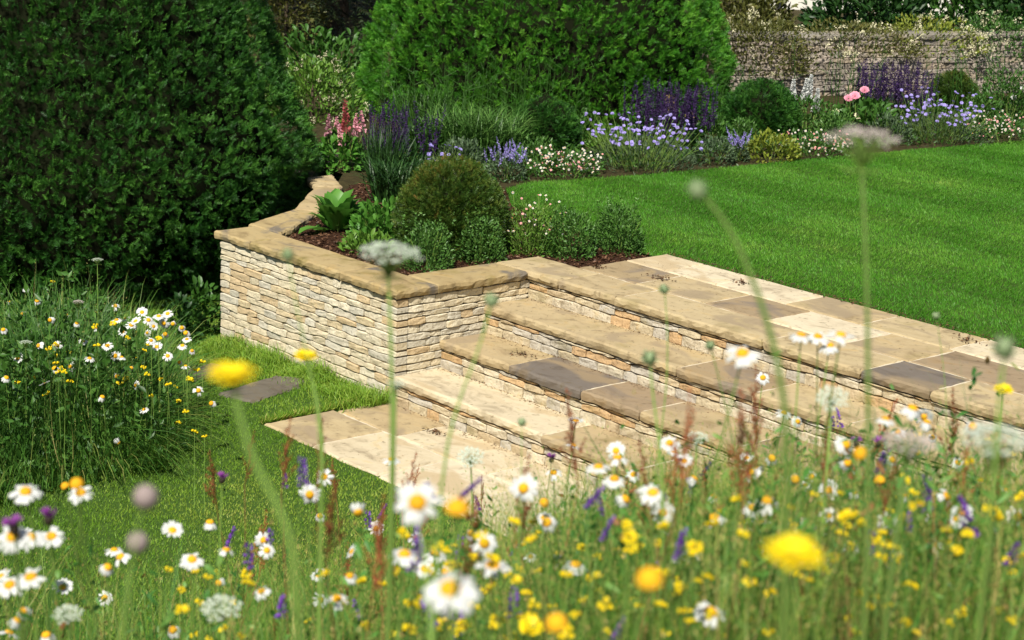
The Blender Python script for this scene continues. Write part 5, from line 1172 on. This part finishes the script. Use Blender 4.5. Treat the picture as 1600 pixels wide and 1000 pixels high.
s.add(T_ARCH, p3, d+np.column_stack([rng.normal(size=(n, 2))*.25, np.zeros(n)]), rng.uniform(.22, .60, n)*(.45+.6*ef)*(.55+.8*vnoise(p3, 3.5, 13)), np.clip(.02+.5*rng.random(n)**1.8+.4*vnoise(p3, 3, 3)-.1, 0, 1), nrm=outd*-1+UP*.3+rng.normal(size=(n, 3))*.3, wid=rng.uniform(.003, .006, n))
k = 1500; qe = scatter(patch, k*4); ee = edge_fac(qe); qe = qe[np.argsort(ee)[:k]]; oe = np.column_stack([norm(qe-ctr), np.zeros(k)])
s.add(T_ARCH, np.column_stack([qe, pz(qe)]), oe*rng.uniform(.3, 1.5, (k, 1))+np.column_stack([rng.normal(size=(k, 2))*.35, np.ones(k)]), rng.uniform(.2, .5, k), .3+.6*rng.random(k), nrm=-oe+UP*.4, wid=rng.uniform(.003, .006, k))
m = 150; kk = rng.choice(n, m); tp = p3[kk]; dd = norm(np.column_stack([rng.normal(size=(m, 2))*.14, np.ones(m)])); L = rng.uniform(.5, .78, m)*(.5+.5*ef[kk]); s.add(T_BLADE, tp, dd, L, .55+.4*rng.random(m), wid=.003)
for j in range(8): s.add(T_LEAF, tp+dd*(L*(1-.03*j))[:, None], dd+rng.normal(size=(m, 3))*.5, .012, .6+.35*rng.random(m))
tag(ob('meadow_patch_grass', s.mesh('meadow_patch_grass', M['patch'])), 'long arching grass of the wildflower patch below the left yew', 'grass', kind='stuff')
n = 9000; q = scatter(patch, n); ef = np.clip(edge_fac(q)/.4, .15, 1); s = Soup(); s.add(T_LEAF, np.column_stack([q, rng.random(n)*.56*ef*(.45+.9*vnoise(np.column_stack([q, q[:, 0]*0]), 3.5, 13))]), rng.normal(size=(n, 3))+[0, 0, .7], rng.uniform(.03, .075, n), rng.random(n)*.9)
tag(ob('meadow_patch_undergrowth', s.mesh('meadow_patch_undergrowth', M['g_mid'])), 'leafy undergrowth of the wildflower patch below the left yew', 'undergrowth', kind='stuff')
def patch_head(px, py):
    """a head that shows at px,py, standing somewhere inside the patch"""
    for _ in range(40):
        z = rng.uniform(.18, .66); p = P(px, py, z)
        if inpoly(A_([p[0]]), A_([p[1]]), patch)[0]: return p
    return P(px, py, .4)
for k, (px_, py_, lab) in enumerate([(58, 470, 0), (105, 492, 0), (78, 500, 0), (35, 490, 0), (5, 515, 0), (130, 533, 'pale flat head'), (180, 478, 0), (182, 500, 0), (192, 518, 0), (150, 487, 0), (196, 498, 0), (205, 508, 0), (212, 502, 0), (230, 520, 0), (248, 494, 0), (256, 505, 0), (240, 510, 0), (258, 522, 0), (284, 512, 0), (290, 520, 0), (292, 530, 0), (285, 540, 0), (180, 556, 0), (190, 558, 0), (168, 540, 0), (245, 542, 0), (183, 588, 0), (110, 573, 0), (70, 600, 0), (85, 575, 0), (280, 566, 0), (290, 572, 0), (212, 602, 0), (310, 610, 0), (185, 692, 0), (330, 630, 0), (15, 470, 0), (40, 450, 0), (222, 488, 0), (262, 490, 0), (270, 506, 0), (236, 532, 0), (150, 512, 0), (120, 505, 0), (90, 540, 0), (60, 540, 0), (28, 560, 0), (140, 560, 0), (205, 575, 0), (262, 556, 0), (300, 548, 0), (232, 500, 0), (10, 590, 0), (160, 620, 0), (225, 640, 0)]):
    p = patch_head(px_, py_); b_ = A_([p[0], p[1], float(lower_z(p[0], p[1]))])+A_([*rng.normal(size=2)*.03, 0])
    lp_d.append(daisy('white daisy in the wildflower patch below the left yew', p, rng.uniform(.1, .7), float(rng.uniform(1.15, 1.55)), group='daisies in the patch below the left yew', base=b_, r=.0018)); lp_d[-1]['_head'] = p.tolist()
for k in range(42):
    px_, py_ = (rng.normal(75, 30), rng.normal(565, 28)) if k % 3 == 0 else ((rng.normal(215, 45), rng.normal(540, 35)) if k % 3 == 1 else (rng.normal(270, 45), rng.normal(625, 40)))
    px_ = min(px_, 330); p = patch_head(px_, py_); b_ = A_([p[0], p[1], float(lower_z(p[0], p[1]))])
    lp_t.append(simple_flower('trefoil', 'yellow trefoil cluster in the patch below the left yew', 'trefoil', p, TREF[k % 4], 'flower_cluster', 'trefoil in the patch below the left yew', UP+rng.normal(size=3)*.3, float(rng.uniform(1.0, 1.6)), base=b_, r=.0014)); lp_t[-1]['_head'] = p.tolist()
for px_, py_, lab in [(122, 472, 'pale pink yarrow head above the patch of daisies'), (152, 406, 'tall cream umbel before the dark left yew'), (40, 535, 'lilac white umbel low at the left of the patch')]:
    p = P(px_, py_, .62 if py_ > 420 else .86); b_ = A_([p[0], p[1], 0]); t = thing('wild_carrot', lab, 'wild carrot', b_, 'umbels in the left patch'); ob('florets', UMB['umbel_pink' if 'pink' in lab else 'umbel'][0], t, tuple(p-b_), qz(UP), .9); ob('rays', UMB['umbel'][1], t, tuple(p-b_), qz(UP), .9); put_stem(t, b_, p-A_([0, 0, .025]), .0024)

name_by_landmark(fg_t, 'yellow trefoil', FG); name_by_landmark(fg_d, 'small daisy', FG); name_by_landmark(fg_s, 'short sorrel spike', FG); name_by_landmark(fg_v, 'small vetch spike', FG)
name_by_landmark(lp_d, 'patch daisy', LP); name_by_landmark(lp_t, 'patch trefoil', LP)
# ---- dead leaf heaps on the stone
for px_, py_, z_, r_, lab in [(815, 553, 2*RS, .045, 'little heap of dead leaves on the middle step'), (1031, 434, H, .05, 'scatter of dead leaves on the dark landing slab'), (1158, 441, H, .035, 'dead leaves near the lawn edge of the landing'), (680, 675, 0, .04, 'dark clump of dead leaves on the lower paving'), (1516, 532, H, .05, 'dead leaves at the right end of the landing'), (934, 417, H, .025, 'single dark clod beside the raised bed')]:
    c = P(px_, py_, z_+.006); s = Soup(); n = 46; o_ = rng.normal(size=(n, 3))*A_([r_, r_*.6, .004]); o_[:, 2] = np.abs(o_[:, 2]); s.add(T_LEAF, o_, rng.normal(size=(n, 3))*A_([1, 1, .3]), rng.uniform(.012, .03, n), rng.random(n), nrm=np.tile(UP, (n, 1))+rng.normal(size=(n, 3))*.5)
    o = ob('dead_leaves', s.mesh('dead_leaves', M['deadleaf']), None, tuple(c)); tag(o, lab, 'leaf litter', 'dead leaves on the stone')
# crumbs of soil and leaf gathered against the risers and in corners
s = Soup()
for k in range(4):
    n = 520; x_ = rng.uniform(.02, 3.8, n)*rng.random(n)**.4; y_ = (k*TD if k else 0)-.006-rng.exponential(.018, n); s.add(T_LEAF, np.column_stack([x_, y_, np.full(n, k*RS+.0015)]), rng.normal(size=(n, 3))*A_([1, 1, .15]), rng.uniform(.004, .016, n), rng.random(n)**.5, nrm=np.tile(UP, (n, 1))+rng.normal(size=(n, 3))*.25)
for (x0, x1, y0, y1, z_) in ((0, 3.6, 3*TD, YB, H), (0, 3, YP, 0, 0), (0, 3.4, TD, 3*TD-.03, 0)):
    n = 260; x_ = rng.uniform(x0, x1, n); y_ = rng.uniform(y0, y1, n); z2 = np.full(n, z_) if z_ or y1 == 0 else (np.floor(y_/TD+.074)+1)*RS
    s.add(T_LEAF, np.column_stack([x_, y_, z2+.0015]), rng.normal(size=(n, 3))*A_([1, 1, .1]), rng.uniform(.003, .012, n), rng.random(n)**.6, nrm=np.tile(UP, (n, 1))+rng.normal(size=(n, 3))*.2)
tag(ob('step_litter', s.mesh('step_litter', M['deadleaf'])), 'fine soil and leaf crumbs scattered over the steps and paving', 'leaf litter', kind='stuff')
# thatch of clippings and crumbs along the lawn edge of the paving
n = 1500; x_ = rng.uniform(bededge, 4.6, n); s = Soup(); s.add(T_LEAF, np.column_stack([x_, YB+.01+rng.normal(size=n)*.022, np.full(n, H+.002)+rng.random(n)*.006]), rng.normal(size=(n, 3))*A_([1, 1, .2]), rng.uniform(.008, .022, n), rng.random(n), nrm=np.tile(UP, (n, 1))+rng.normal(size=(n, 3))*.4)
tag(ob('lawn_edge_litter', s.mesh('lawn_edge_litter', M['deadleaf'])), 'brown crumbs along the joint of lawn and paving', 'leaf litter', kind='stuff')
